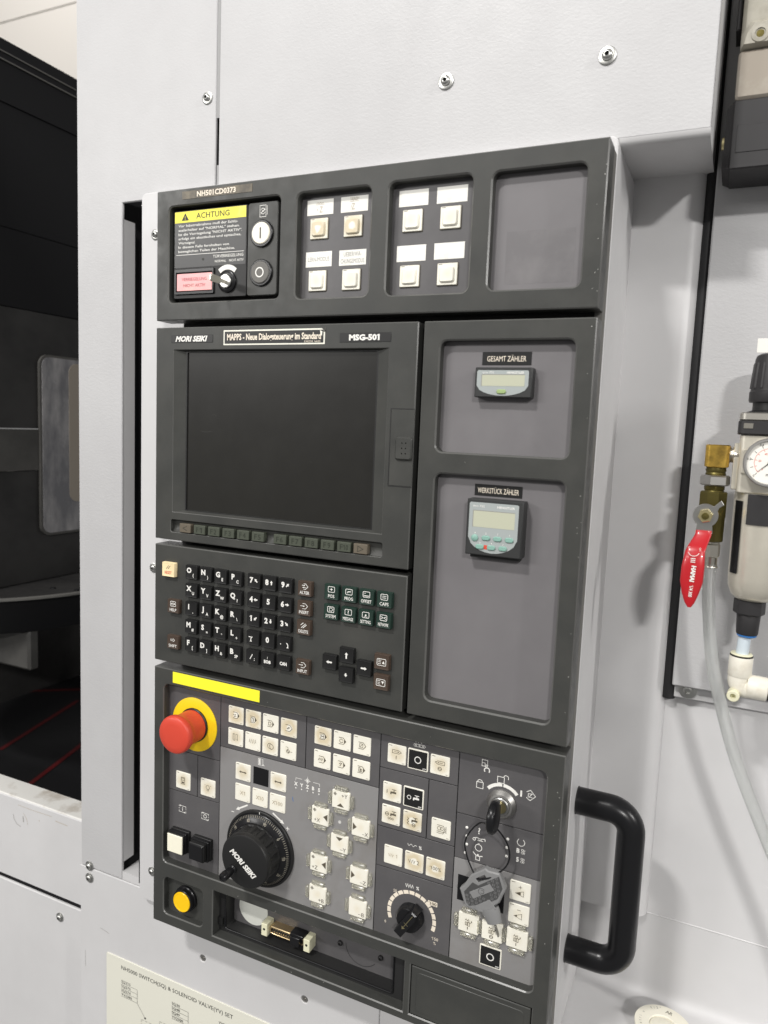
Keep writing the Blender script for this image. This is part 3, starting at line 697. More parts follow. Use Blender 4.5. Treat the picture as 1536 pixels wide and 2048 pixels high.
def ic_box(s=None):
    def f(k):
        k.line([(-3.4, .6), (-3.4, 4.6), (-2.8, 5.2), (2.8, 5.2), (3.4, 4.6), (3.4, .6), (2.8, 0), (-2.8, 0)], .5, True)
        if s == '+': k.line([(-1.6, 2.6), (1.6, 2.6)], .6); k.line([(0, 1.2), (0, 4)], .5); k.disc(0, 2.6, .7)
        elif s == '~': k.arc(0, 1.6, 1.6, .5, 10, 170); k.line([(-2, 1.4), (2, 3.8)], .4)
        elif s == '_': k.line([(-2.6, 1.4), (2.6, 1.4)], .7); k.line([(-2.4, 3.6), (-.6, 3.6)], .4)
        elif s == '=': k.line([(-2, 3.4), (2, 3.4)], .5); k.line([(-2, 1.8), (2, 1.8)], .5)
        elif s == 'o': k.line([(-1.4, 1.2), (-1.4, 4), (1, 4), (2.2, 2.6), (1, 1.2)], .45, True)
        elif s == '?': k.text('?', 0, 1, 3.2, None, bold=.03)
        elif s == '.': k.disc(0, 2.4, .8); k.line([(-1.8, 1), (1.8, 1)], .35)
        elif s == 'x': k.line([(-2.6, 1.4), (-.4, 2.6), (-2.6, 3.8)], .45); k.line([(2.6, 1.4), (.4, 2.6), (2.6, 3.8)], .45)
        elif s == 'b': k.line([(0, .4), (0, 4.8)], .4); k.disc(-1.6, 2.6, .9); k.disc(1.6, 2.6, .9)
    return f
def ic_shift(k): k.line([(-2.6, 1.6), (.6, 1.6), (.6, .8), (2.8, 2.4), (.6, 4), (.6, 3.2), (-2.6, 3.2)], .4, True)
for x, z, s, ic in ((179.5, -372.8, 'ALTER', ic_alt), (179.4, -391.8, 'INSERT', ic_swap), (179.4, -410.6, 'DELETE', ic_del), (179.5, -449.6, 'INPUT', ic_swap), (21.2, -412, 'HELP', ic_box('b')), (21.1, -450.6, 'SHIFT', ic_shift)):
    key(x, z, 'key_brown', wordkey(s, ic), lab='brown %s key' % s)
n = key(13.6, -373.6, 'key_beige', lambda k: k.text('RESET', 0, -4.6, 3, 9, bold=.01), 'print_red', 16.6, 15.2, 'cream RESET key')
k = Ink(); k.line([(-2.6, .6), (.6, 4.4)], .5); k.line([(-.4, .6), (2.8, 4.4)], .5); k.build(n, 'print_brown', 21.9, -4.5, -381.2)
for i, (s, ic) in enumerate((('POS', '+'), ('PROG', '~'), ('OFFSET', '_'), ('CAPS', '='), ('SYSTEM', 'o'), ('MESSAGE', '?'), ('SETTING', '.'), ('NETWORK', 'x'))):
    key((208.5, 227, 245, 263)[i % 4], -372.2 - 19.1*(i//4), 'key_green', wordkey(s, ic_box(ic)), lab='dark green %s key' % s)
for x, z, a in ((208.6, -439.4, 180), (226.6, -430, 90), (226.6, -448.9, 270), (245.1, -439.2, 0)): key(x, z, 'key_black', lambda k, a=a: arrow_at(k, 0, 0, a, 6 if a != 270 else 3.6, 1.5))
def ic_page(up):
    def f(k):
        k.line([(-4.4, -2.6), (-4.4, 2.2), (-3.6, 3), (3.6, 3), (4.4, 2.2), (4.4, -2.6), (3.6, -3.2), (-3.6, -3.2)], .5, True)
        for i in range(3): k.line([(-3.4, 1.6 - i*1.6), (-.4, 1.6 - i*1.6)], .5)
        k.poly([(.6, -1.4), (3.4, -1.4), (2, 1.4)] if up else [(.6, 1.4), (2, -1.4), (3.4, 1.4)])
    return f
key(262.8, -430, 'key_brown', ic_page(1), lab='brown page up key'); key(262.8, -449.2, 'key_brown', ic_page(0), lab='brown page down key')

# ================================================================== COUNTER PANEL
t = t_counter = thing('counter_module', 'black panel right of the screen with two grey recessed fields for counters', 'control module', (368, 10, -482.2))
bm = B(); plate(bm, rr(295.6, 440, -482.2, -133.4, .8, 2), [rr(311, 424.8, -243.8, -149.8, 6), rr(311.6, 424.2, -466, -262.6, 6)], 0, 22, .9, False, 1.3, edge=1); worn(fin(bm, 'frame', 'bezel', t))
bm = B(); box(bm, 310, 426, 9.5, 12, -245, -149); fin(bm, 'insert_panel', 'insert', t)
bm = B(); box(bm, 310, 426, 9.5, 12, -467, -262); fin(bm, 'insert_panel', 'insert', t)
n = sheet(t, 'label_strip', 'sticker_black', 346, 388, -169.4, -158.5, 9.5, .4, .2); Ink().text('GESAMT ZÄHLER', 0, -2.1, 4.4, 33.4, bold=.0).build(n, 'print_cream', 367, 9, -164.3)
n = sheet(t, 'label_strip', 'sticker_black', 345.6, 387.2, -279.6, -269.7, 9.5, .4, .2); Ink().text('WERKSTÜCK ZÄHLER', 0, -2.2, 4.4, 36).build(n, 'print_cream', 366.4, 9, -274.9)
# counters
def face(x0, x1, z1, zs, zb):
    c = (x0 + x1)/2
    return polyf([(x0 + 1, zs)] + [(c + (x1 - x0)/2*math.sin(math.radians(-70 + 140*i/10))/math.sin(math.radians(70)), zs - (zs - zb)*(math.cos(math.radians(-70 + 140*i/10)) - math.cos(math.radians(70)))/(1 - math.cos(math.radians(70)))) for i in range(1, 10)] + [(x1 - 1, zs), (x1, zs + 1.5), (x1, z1 - 1), (x1 - 1, z1), (x0 + 1, z1), (x0, z1 - 1), (x0, zs + 1.5)])
t = thing('total_counter', 'small flat electronic counter under the label GESAMT ZÄHLER', 'counter', (367.5, 5, -197))
bm = B(); plate(bm, rr(343.4, 391.8, -196.6, -172, .8, 2), [], 0, 9.4, .8); fin(bm, 'case', 'counter_case', t)
n = B(); plate(n, face(345.2, 388.9, -174.4, -188.4, -195.2), [], -.3, 0, .08); n = fin(n, 'face_plate', 'counter_face', t)
sheet(t, 'lcd_window', 'lcd', 349.4, 385.8, -187.3, -177.9, -.3, .15, .2)
k = Ink(); k.line([(-18.2, -4.7), (-18.2, 4.7), (18.2, 4.7)], .5); k.build(t, 'print_grey', 367.6, -.5, -182.6, 'painted_shade_line')  # grey line paints the window edge's shadow on the display
k = Ink(); k.text('tico 731', -17.4, -.9, 1.7, 9.5, align='L'); k.text('HENGSTLER', 17.8, -.9, 1.7, 14.5, align='R', bold=.02); k.build(t, 'print_white', 367.3, -.4, -176.2, 'legend')
bm = B(); plate(bm, rr(362.8, 370.8, -193.6, -190, 1.8), [], -1.6, -.3, .6); fin(bm, 'reset_button', 'olive', t)
t = thing('workpiece_counter', 'square electronic counter with seven teal buttons under the label WERKSTÜCK ZÄHLER', 'counter', (368, 5, -329))
bm = B(); plate(bm, rr(344, 392.4, -329, -281.4, 1, 2), [], -4, 9.4, .9); fin(bm, 'case', 'counter_case', t)
bm = B(); box(bm, 347, 390, 2, 9.4, -332, -328); fin(bm, 'mounting_clip', 'black', t)
n = B(); plate(n, face(346.2, 388.7, -284.2, -315.6, -326.6), [], -4.3, -4, .08); n = fin(n, 'face_plate', 'counter_face', t)
sheet(t, 'lcd_window', 'lcd', 349.8, 385.8, -305, -290.9, -4.3, .15, .2)
k = Ink(); k.line([(-18, -7), (-18, 7), (18, 7)], .5); k.build(t, 'print_grey', 367.8, -4.5, -298, 'painted_shade_line')  # shadow of the window edge, drawn as a grey line
k = Ink(); k.text('tico 732', -18, -.9, 1.8, 10, align='L'); k.text('HENGSTLER', 18, -.9, 1.8, 15, align='R', bold=.02); k.build(t, 'print_white', 367.4, -4.4, -287.2, 'legend')
bm = B(); lathe(bm, (352.2, -4.2, -314.3), (0, -1, 0), [(2.9, 0), (2.9, 1), (2.2, 1.5), (.1, 1.6)], 20, cap1=False); fin(bm, 'push_button', 'teal', t)
for x, z in ((362, -313.8), (372, -313.8), (382.1, -313.8), (357, -321.6), (367, -321.6), (377, -321.4)):
    bm = B(); plate(bm, rr(x - 3.6, x + 3.6, z - 2, z + 2, 1.9), [], -5.7, -4.2, .6); fin(bm, 'push_button', 'teal', t)
k = Ink()
for x, s in ((-15.5, '6'), (-6, '5'), (4.2, '3'), (14.4, '1')): k.text(s, x, 3.2, 1.7)
for x, s in ((-10.8, '6'), (-.8, '4'), (9.2, '2')): k.text(s, x, -4.9, 1.7)
k.build(t, 'print_white', 367.8, -4.45, -314, 'legend')
k = Ink(); k.poly([(-1.4, -1.8), (1.4, -1.8), (1.4, 1.8), (-1.4, 1.8)]); k.build(t, 'print_red', 362, -4.5, -321.6, 'red_mark')

# paint chips and dust on the black frames
def specks(parent, x0, x1, z0, z1, n, seed):
    R = random.Random(seed); k = Ink()
    for i in range(n):
        x, z, q = R.uniform(x0, x1), R.uniform(z0, z1), R.uniform(.12, .38); a = R.uniform(0, 6.3)
        k.poly([(x + q*math.cos(a + j*1.57)*R.uniform(.6, 1.5), z + q*math.sin(a + j*1.57)) for j in range(4)])
    cx, cz = (x0 + x1)/2, (z0 + z1)/2; k.V = [(v[0] - cx, v[1]*.1, v[2] - cz) for v in k.V]
    o = k.build(parent, 'print_white', cx, -.12, cz, 'paint_chips'); o['kind'] = 'stuff'
specks(t_counter, 433, 439, -478, -140, 12, 2); specks(t_counter, 312, 424, -258, -246, 1, 3); specks(t_switch, 433, 439, -124, -4, 8, 4)
# ================================================================== OPERATOR PANEL
t = thing('operator_module', 'black lower module with grey membrane fields full of cream symbol keys', 'control module', (220, 10, -782.7))
OP = t
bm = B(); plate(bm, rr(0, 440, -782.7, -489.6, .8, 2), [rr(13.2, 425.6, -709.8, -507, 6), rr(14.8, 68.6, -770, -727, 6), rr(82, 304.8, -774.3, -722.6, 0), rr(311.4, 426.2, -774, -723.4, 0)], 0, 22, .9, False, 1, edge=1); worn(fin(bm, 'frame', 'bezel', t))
bm = B(); box(bm, 12, 427, 10.4, 12, -711, -506); fin(bm, 'membrane_backing', 'void', t)
bm = B(); box(bm, 13, 70, 8, 10, -772, -725); fin(bm, 'recess_floor', 'bezel', t)
sheet(t, 'yellow_strip', 'sticker_yellow', 25.6, 136, -503.6, -491.6, 0, .35, .1, 'plain bright yellow adhesive strip')
def field(x0, x1, z0, z1, mt): sheet(t, 'membrane_field', mt, x0 + .45, x1 - .45, z0 + .45, z1 - .45, 10.4, 1.2, .1)
D_, L_ = 'membrane_dark', 'membrane_light'
for a in ((12.4, 81.7, -582, -506.2, D_), (12.4, 52.4, -629, -582, D_), (52.4, 81.7, -629, -582, D_), (12.4, 81.7, -710.6, -629, D_), (81.7, 185.7, -565, -506.2, D_), (185.7, 267, -565, -506.2, D_), (81.7, 267, -710.6, -565, L_),
          (267, 345, -543.5, -506.2, D_), (267, 317, -601.6, -543.5, D_), (317, 345, -601.6, -543.5, D_), (267, 345, -641.6, -601.6, D_), (267, 345, -710.6, -641.6, D_), (345, 426.4, -568, -506.2, D_), (345, 426.4, -610.6, -568, D_), (345, 426.4, -710.6, -610.6, L_)): field(*a)
YM = 9.2
# ---- symbols
def page(k, s=1, w=.55): k.line([(-3.6*s, 3.2*s), (1.4*s, 3.2*s), (4.2*s, 0), (1.4*s, -3.2*s), (-3.6*s, -3.2*s)], w)
def tip(k): k.poly([(2.2, -2.2), (4.6, 0), (2.2, 2.2)])
def i_auto(k): page(k); tip(k); k.arrow(-3.4, .4, .4, .4, .5, 1.6, 1.3); k.arrow(.6, -1.2, -2.6, -1.2, .5, 1.4, 1.1)
def i_mem(k): page(k); tip(k); k.rect(-2.6, .8, -1.8, 1.8, .5); k.line([(-1.8, 0), (-.6, 1), (.2, -.8)], .4)
def i_dnc(k): page(k); tip(k); k.line([(-2.2, 1.6), (0, 1.6), (1, 0), (0, -1.6), (-2.2, -1.6)], .5, True)
def i_edit(k): page(k); k.line([(-2, -1), (.8, 1.2)], .7); k.line([(-1.2, -1.6), (1.6, .6)], .4)
def i_jog(k): k.rect(-3, -.6, -3.4, 3.4, .5); k.line([(.6, 3.4), (2.2, 3.4), (2.2, -2)], .5); k.arrow(2.2, -.6, 2.2, -3.4, .4, 1.6, 1.3)
def i_wave(k): k.line([(-4.2, -1.2), (-3.4, 2.6), (-2.4, -2), (-1.2, 2.6), (-.2, -2), (1, 2.6), (2, -2), (3.2, 2.6), (4, -1)], .5)
def i_hand(k): k.arc(0, .2, 2.8, .5, 60, 300); k.arc(1.6, -.4, 2.6, .5, -120, 110); k.line([(-.4, 1.8), (.2, -1.8)], .6)
def i_zero(k): k.arc(0, -.6, 1.8, .5); k.poly([(0, -.6), (1.6, -.6), (0, -2.2)]); k.poly([(0, -.6), (-1.6, -.6), (0, 1)]); k.line([(0, 1.4), (0, 3.6), (-2.6, 3.8)], .35); k.line([(2, -.6), (5, -.6)], .35)
def i_block(k): page(k); tip(k); k.rect(-2.2, 1, -2, 2, .4); k.line([(-2.2, 0), (1, 0)], .9)
def i_opt(k): page(k); tip(k); k.arc(-.8, 0, 1.8, .5, 20, 340)
def i_skip(k): page(k); k.rect(-2.4, 1, -1.8, 1.8, .4); k.line([(-2.2, -1.6), (.8, 1.6)], .4)
def i_dry(k): page(k); tip(k); k.line([(-4.2, -1.4), (-3, 1.4), (-2.2, -1.4), (-1.2, 1.4), (-.2, -1.4), (.8, 1.4)], .5)
def i_lock(k): page(k); tip(k); k.line([(-1.6, -1.8), (.6, 1.8)], .6); k.line([(-2.4, .2), (-1, 1.8), (-.4, .6)], .4)
def i_mlk(k): page(k); tip(k); k.rect(-2.4, -1, -2, 2, .45); k.rect(-.4, .8, -2, .6, .45)
def i_door(k): k.rect(-2.4, 2.4, -3.8, 3.8, .5); k.rect(-1.5, 1.5, .4, 3, .45); k.poly([(-1.5, -3), (1.5, -3), (1.5, -1), (-1.5, -1)])
def i_bulb(k): k.arc(0, .6, 2.2, .45); k.line([(-1, -1.6), (-1, -3.2), (1, -3.2), (1, -1.6)], .45); k.line([(-3.4, 2.6), (-4.2, 3.2)], .4); k.line([(3.4, 2.6), (4.2, 3.2)], .4)
def i_dbl(k): k.poly([(-4.6, 0), (-2.4, 1.4), (-2.4, .55), (2.4, .55), (2.4, 1.4), (4.6, 0), (2.4, -1.4), (2.4, -.55), (-2.4, -.55), (-2.4, -1.4)])
def i_chip(d, bot):
    def f(k):
        s = d; k.line([(-4.4*s, 4), (2*s, 4), (4.6*s, 2.4), (2*s, .8), (-4.4*s, .8)], .45, True); k.arrow(-2.6*s, 2.4, 2.4*s, 2.4, .4, 1.5, 1.3)
        if bot == 'I': k.line([(-.4, -1.4), (-.4, -4.8)], .6)
        else: k.arc(0, -3.2, 1.7, .5); k.line([(-1.7, -3.2), (1.7, -3.2)], .5)
    return f
def tap(k, x, z):
    k.poly([(x - 1.2, z - .9), (x + 3.6, z - .9), (x + 3.6, z + .9), (x - 1.2, z + .9)]); k.poly([(x + 1, z + .9), (x + 1.8, z + .9), (x + 1.8, z + 2.6), (x + 1, z + 2.6)])
    k.poly([(x - .8, z + 2.6), (x + 3.6, z + 2.6), (x + 3.6, z + 3.2), (x - .8, z + 3.2)]); k.poly([(x - 2.4, z - 2), (x - 1.2, z - 2), (x - 1.2, z + .9), (x - 2.4, z + .5)])
def i_tapI(k): tap(k, .8, 0); k.line([(-5, -1.6), (-5, 2)], .6)
def i_tap0(k): tap(k, 2.2, 0); k.arc(-4.2, 0, 1.8, .6)
def i_tap1(k): tap(k, 1.8, 1); k.arc(-4, .6, 1.7, .5); k.line([(-5.7, .6), (-2.3, .6)], .5); k.text('000', 0, -4.6, 2.4, 6)
def i_tap2(k): tap(k, 1.6, .6); k.line([(-5, 3), (-3.6, 1.6), (-5, .2), (-3.6, -1.2), (-5, -2.6), (-3.4, -4)], .5); k.arc(1.6, -3.6, 1.6, .5); k.line([(0, -3.6), (3.2, -3.6)], .5)
def i_tool(k): k.line([(-3.6, 3.4), (2.4, 3.4), (4.2, .6), (2.6, -2.6), (-3.8, -2.6)], .5); k.arc(-1.6, .4, 1.7, .45); k.arc(1.2, .4, 1.4, .45); k.line([(-4, -4.2), (2, -4.2), (4.8, -1)], .4); k.line([(4.9, 3.4), (5.2, -3.2)], .45)
def i_sp1(k): k.line([(-4.6, 1.2), (-3.8, -1.4), (-3, 1.6), (-2.2, -1.4), (-1.4, 1.6), (-.6, -1.4), (.4, 1)], .45); k.text('1', 3.6, -1.6, 3.6)
def i_sp2(k): k.line([(-5.4, 1.6), (-4.4, -1.6), (-3.4, 2), (-2.2, -1.6), (-1.2, 2), (0, -1.6), (1, 1.4)], .45); k.text('2', 4, -1.8, 3.8)
def i_100(k): k.text('100%', 0, -1.6, 3.4, 11)
def i_spin(sym):
    def f(k):
        k.rect(-2.8, -.4, -2, 1, .4); k.rect(-.4, 1.2, -2.4, 1.2, .4)
        for q in (-1.8, -.9): k.line([(q, -1.8), (q, .8)], .25)
        k.line([(-3, 2.4), (-2.2, 4), (-1.2, 2.2), (0, 4), (.8, 2.4)], .4); k.arc(1.6, 2.2, 1.3, .4, 180, 360); k.poly([(2.2, 2.2), (3.6, 2.2), (2.9, 3.4)])
        if sym == 'I': k.line([(-.6, -3.4), (-.6, -6)], .6)
        else: k.arc(-.4, -5, 1.5, .5); k.line([(-1.9, -5), (1.1, -5)], .45)
    return f
def i_plus(k): k.line([(-1.6, 4.2), (1.6, 4.2)], .4); k.line([(0, 2.6), (0, 5.8)], .4); k.line([(-4.2, -2), (3, 1), (3.2, -4), ], .4, True); k.poly([(-4.2, -2), (.6, 0), (.7, -3.3)])
def i_minus(k): k.line([(-1.6, 4), (1.6, 4)], .4); k.line([(-4.2, -2), (2.6, 1), (2.8, -4.2)], .4, True); k.poly([(-4.2, -2), (-1.4, -.8), (-1.3, -2.8)])
def mkey(x, z, mt, fn, w=18.7, h=18.3, ink='print_brown', lab=None):
    """membrane key, x, z upper left corner"""
    cx, cz = x + w/2, z - h/2
    n = cap(OP, 'membrane_key', mt, cx, cz, w, h, YM, .9, 1.1, .35, label=lab); k = Ink(); fn(k)
    k.poly([(-w/2 + 1.4, h/2 - 1.5), (-w/2 + 4.6, h/2 - 1.5), (-w/2 + 4.6, h/2 - 1), (-w/2 + 1.4, h/2 - 1)]); k.text('ON', w/2 - 2.6, -h/2 + 1.1, .9, 2.4)
    k.build(n, ink, cx, YM - 1, cz); return n
def bkey(x, z, fn, w=20.4, h=19.6, lab=None):
    cx, cz = x + w/2, z - h/2
    n = cap(OP, 'stop_key', 'cap_clean', cx, cz, w, h, YM, .9, 1.1, .35, label=lab); cap(n, 'black_field', 'sticker_black', cx, cz, w - 2.2, h - 2.2, YM - .9, .08, .3, .03)
    k = Ink(); fn(k); k.text('STP', w/2 - 3.4, -h/2 + 1.8, 1.3, 3.4, bold=.03); k.build(n, 'print_white', cx, YM - 1.1, cz); return n
c_, t_, w_ = 'cap_clean', 'cap_tan', 'cap_worn'
for i, (mt, f) in enumerate(((w_, i_auto), (w_, i_mem), (c_, i_dnc), (w_, i_edit), (t_, i_jog), (c_, i_wave), (t_, i_hand), (c_, i_zero))): mkey((92.3, 113.7, 134.8, 156.4)[i % 4], -517.9 - 23.7*(i//4), mt, f)
for i, (mt, f) in enumerate(((w_, i_block), (c_, i_opt), (c_, i_skip), (c_, i_dry), (c_, i_lock), (c_, i_mlk))): mkey((195.6, 217, 238.4)[i % 3], -517.8 - 23.9*(i//3), mt, f)
mkey(23.9, -605.5, t_, i_door, 19.4, 19.2); mkey(57.4, -605.4, t_, i_bulb, 19.2, 19.2)
mkey(102.4, -577.3, t_, i_dbl); mkey(145.6, -577.3, t_, i_dbl)
sheet(OP, 'display_window', 'black_gloss', 124.4, 142.8, -595.4, -577, YM, .3, .2, 'blank black square display window')
for x, s in ((102.4, 'X1'), (124, 'X10'), (145.3, 'X100')): mkey(x, -600, c_, lambda k, s=s: k.text(s, 0, -2, 4, 3.1*len(s)), ink='print_faint')
mkey(274.8, -518, t_, i_chip(1, 'I')); bkey(295.3, -517.9, lambda k: k.arc(0, 0, 3, .8), lab='black chip conveyor stop key with white ring'); mkey(317.8, -518.6, t_, i_chip(-1, '0'))
mkey(271.6, -556, t_, i_tapI); bkey(292.6, -555.4, i_tap0, lab='black coolant stop key'); mkey(271.5, -578.6, t_, i_tap1); mkey(293.4, -578.7, w_, i_tap2); mkey(321.8, -578.6, c_, i_tool)
mkey(275.6, -618.2, c_, i_sp1, ink='print_faint'); mkey(297.1, -618.2, w_, i_sp2); mkey(318.5, -618.4, w_, i_100)
mkey(398.1, -615.8, c_, i_plus); mkey(398.1, -637.2, c_, i_minus)
bkey(374.1, -685.4, lambda k: k.arc(0, 0, 3.1, .9), lab='black spindle stop key with white ring')
sheet(OP, 'display_window', 'black_gloss', 349.9, 393.5, -650.6, -626.1, YM, .3, .2, 'black display window behind the hanging key')
# jog keys with clear guard bars
GB = {}
def guard(n, x0, x1, z0, z1):
    k = (round(x1 - x0, 1), round(z1 - z0, 1))
    if k not in GB:
        bm = B(); w, h = k; plate(bm, rr(-w/2, w/2, -h/2, h/2, 1, 2), [], -3.4, 0, .8)
        for v in bm.verts: v.co *= .001
        GB[k] = to_mesh(bm, 'guard_bar')
    link(GB[k], 'guard_bar', 'guard_clear', W((x0+x1)/2, YM, (z0+z1)/2), n)
def jog(x, z, mt, fn, sides='tblr', lab=None, ink='print_brown'):
    w, h = 19.2, 18; cx, cz = x + w/2, z - h/2
    n = cap(OP, 'jog_key', mt, cx, cz, w, h, YM, 2.2, 1, .5, label=lab); k = Ink(); fn(k); k.build(n, ink, cx, YM - 2.35, cz)
    if 't' in sides: guard(n, cx - 7, cx + 7, cz + h/2 + .5, cz + h/2 + 4.5)
    if 'b' in sides: guard(n, cx - 7, cx + 7, cz - h/2 - 4.5, cz - h/2 - .5)
    if 'l' in sides: guard(n, cx - w/2 - 4.1, cx - w/2 - .5, cz - 6.2, cz + 6.2)
    if 'r' in sides: guard(n, cx + w/2 + .5, cx + w/2 + 4.1, cz - 6.2, cz + 6.2)
def home(k): k.arc(-6.2, 5.6, 1.2, .4); k.line([(-6.2, 7.6), (-6.2, 3.6)], .3); k.line([(-8.2, 5.6), (-3.8, 5.6)], .3); k.disc(-6.2, 5.6, .6)
TRI = {'u': [(-4, -6.6), (4, -6.6), (0, -3)], 'd': [(-4, 6.8), (0, 3), (4, 6.8)], 'l': [(8.4, -3.6), (8.4, 3.8), (3.6, .4)], 'r': [(-8.2, -3.6), (-4, .2), (-8.2, 4)]}
def jl(s, tri, x, z, hm):
    def f(k):
        if tri: k.poly(TRI[tri])
        k.text(s, x, z, 4, 6.4)
        if hm: home(k)
    return f
for s, x, z, tri, tx, tz, hm in (('+Y', 218.1, -577.4, 'u', 4.2, 3, 1), ('+X', 195.9, -599.8, 'l', -3.2, -6.4, 1), ('-X', 240.6, -599.9, 'r', 5.2, -7, 0), ('-Y', 218.2, -622.4, 'd', 4.4, -7, 0),
                                ('+Z', 195.8, -649.5, 'l', -4, -6.8, 1), ('-Z', 240.6, -649.6, 'r', 5, -7, 0), ('+B', 195.7, -682.8, None, 4.4, -7, 1), ('-B', 240.6, -682.8, None, 4.4, -7, 0)):
    jog(x, z, c_, jl(s.replace('-', '–'), tri, tx, tz, hm), lab='cream jog key marked %s between clear bars' % s)
jog(353, -660.2, c_, i_spin('I'), 'tbl'); jog(375.2, -660.6, c_, i_spin('0'), 'tbl'); jog(398, -660.2, c_, i_spin('I'), 'tblr')
# ---- print on the membrane
def mark(x, z, fn, name='printed_symbol', mat='print_white'): k = Ink(); fn(k); return k.build(OP, mat, x, YM - .12, z, name)
def f(k):
    for x, s in zip((-13.4, -6.7, 0, 6.6, 13.3), 'XYZBS'): k.text(s, x, -2, 3.4, None, bold=.05, cond=.95); k.disc(x, -4.6, .75, 10)
    k.line([(-13.6, 3.2), (-13.6, 6), (-6.5, 6)], .45); k.line([(6.5, 6), (13.8, 6), (13.8, 3.2)], .45); k.arc(0, 6, 1.9, .5); k.line([(0, 10.2), (0, 2.6)], .4); k.line([(-3.8, 6), (3.8, 6)], .4); k.disc(0, 6, 1.1)
mark(189, -583, f)
def f(k): k.rect(-3.6, -.6, -3.4, 3.4, .5); k.poly([(-2.8, -2.8), (-1.4, -2.8), (-1.4, 2.8), (-2.8, 2.8)]); k.line([(.8, 3), (2, 3), (2, -3.2)], .5); k.line([(.4, -3.2), (4, -3.2)], .5); k.line([(2, -1), (3.6, -3)], .4)
mark(133.6, -570.6, f)
def f(k): k.line([(-4.6, 2), (-4.6, 3.6), (4.6, 3.6), (4.6, 2)], .5); k.line([(-4.6, -1.6), (-4.6, -3.4), (4.6, -3.4), (4.6, -1.6)], .5); k.line([(-5.4, .4), (-3.8, .4)], .4); k.line([(5.4, .4), (3.8, .4)], .4); k.line([(0, -2), (0, 2.2)], .7); k.disc(-2.8, 3.6, .8, 8); k.disc(2.8, -3.4, .8, 8)
mark(32.7, -648.2, f)
def f(k): k.line([(-4.6, 2), (-4.6, 3.6), (4.6, 3.6), (4.6, 2)], .5); k.line([(-4.6, -1.6), (-4.6, -3.4), (4.6, -3.4), (4.6, -1.6)], .5); k.line([(-5.4, .4), (-3.8, .4)], .4); k.line([(5.4, .4), (3.8, .4)], .4); k.arc(0, .2, 1.9, .6); k.disc(-2.8, 3.6, .8, 8); k.disc(2.8, -3.4, .8, 8)
mark(63.3, -648.5, f)
mark(135, -627.6, lambda k: k.arrow(-17, 6.4, -31.6, -2.2, 1.7, 4.2, 4.6), 'direction_arrow'); mark(135, -627.6, lambda k: k.arrow(14, 6.2, 28.2, -2.2, 1.7, 4.2, 4.6), 'direction_arrow')
mark(99.4, -633.2, lambda k: k.line([(-1.6, 0), (1.6, 0)], .8), 'minus_sign'); mark(167.3, -633.4, lambda k: (k.line([(-2.1, 0), (2.1, 0)], .7), k.line([(0, -2), (0, 2)], .7)), 'plus_sign')
mark(226.5, -610.1, lambda k: (k.arc(0, 0, 1.3, .5), k.disc(0, 0, .7)))
mark(172.6, -600.4, lambda k: k.line([(-.6, 2.2), (-.3, 0), (.5, -2.4)], .55), 'pen_mark', 'blue')
def f(k):
    for i in range(4): k.arc(-5 + i*2.2 - 1, .2, .9, .45, 0, 180) if i % 2 else k.arc(-5 + i*2.2 - 1, .2, .9, .45, 180, 360)
    k.line([(-7, 1.4), (-7.2, .2)], .4); k.text('%', 5.4, -1.7, 3.2, None, bold=.02)
mark(306.4, -612.2, f)
mark(306.4, -652.7, lambda k: (k.line([(-7.6, 1.4), (-6.6, -1.8), (-5.4, 1.6), (-4.2, -1.8), (-3, 1.6), (-1.8, -1.8), (-.6, 1.6), (.4, -1.4)], .65), k.text('%', 4.8, -1.7, 3.2, None, bold=.02)))
def f(k):
    n = 15
    for i in range(n):
        a0 = 202 - i*(224/n); a1 = a0 - 224/n + 2.2; k.arc(0, 0, 23.2, 3.6, a0, a1, 2)
    k.text('50', -17.6, 18.6, 2.9); k.text('0', -26.4, -15.4, 2.9); k.text('150', 24.6, -16.4, 2.9, 6.6); k.text('%', 24.6, -20.6, 2.7)
    k.poly([(16, 17), (25.4, 17), (25.4, 21.4), (16, 21.4)])
mark(306.1, -682, f, 'override_scale', 'print_cream')
k = Ink(); k.text('100', 0, -1.5, 3, 7.6, bold=.01); k.build(OP, 'print_brown', 326.8, YM - .6, -662.8, 'override_scale')
def f(k):
    for i in range(3): k.arc(-3 + i*2.8, 2.2, 1.2, .4, 0, 250)
    k.line([(-5, -.4), (5, -.4), (5.8, -1.6), (5, -2.8), (-5, -2.8), (-5.8, -1.6)], .4, True); k.arc(-3.6, -1.6, .7, .4); k.arc(0, -1.6, .7, .4); k.arc(3.6, -1.6, .7, .4)
mark(306.2, -512.6, f)
# key switch symbols
def padlock(k, x, z, op):
    k.rect(x - 3, x + 3, z - 4, z + 1.6, .55)
    k.arc(x + (4.6 if op else 0), z + 1.6, 2.2, .6, 0 if not op else -30, 180)
mark(365.3, -536, lambda k: padlock(k, 0, 0, 0)); mark(384, -526.6, lambda k: padlock(k, 0, 0, 1))
mark(369.4, -518.2, lambda k: (k.rect(-3.2, 1.8, -.6, 5.2, .45), k.rect(-3.2, -.4, -.6, 2.4, .5), k.arc(1.6, -4, 2.4, .9, -40, 220), k.line([(0, -1), (1, 1.4)], .6), k.line([(1.6, -.6), (2.2, 1.4)], .6)))
mark(386, -549.5, lambda k: (k.arc(0, 0, 17.4, 3, 92, 139, 5), k.arc(0, 0, 17.4, 3, 41, 88, 5)), 'position_arcs')
mark(402.6, -535.6, lambda k: k.line([(0, -2.8), (0, 2.8)], 1.5))
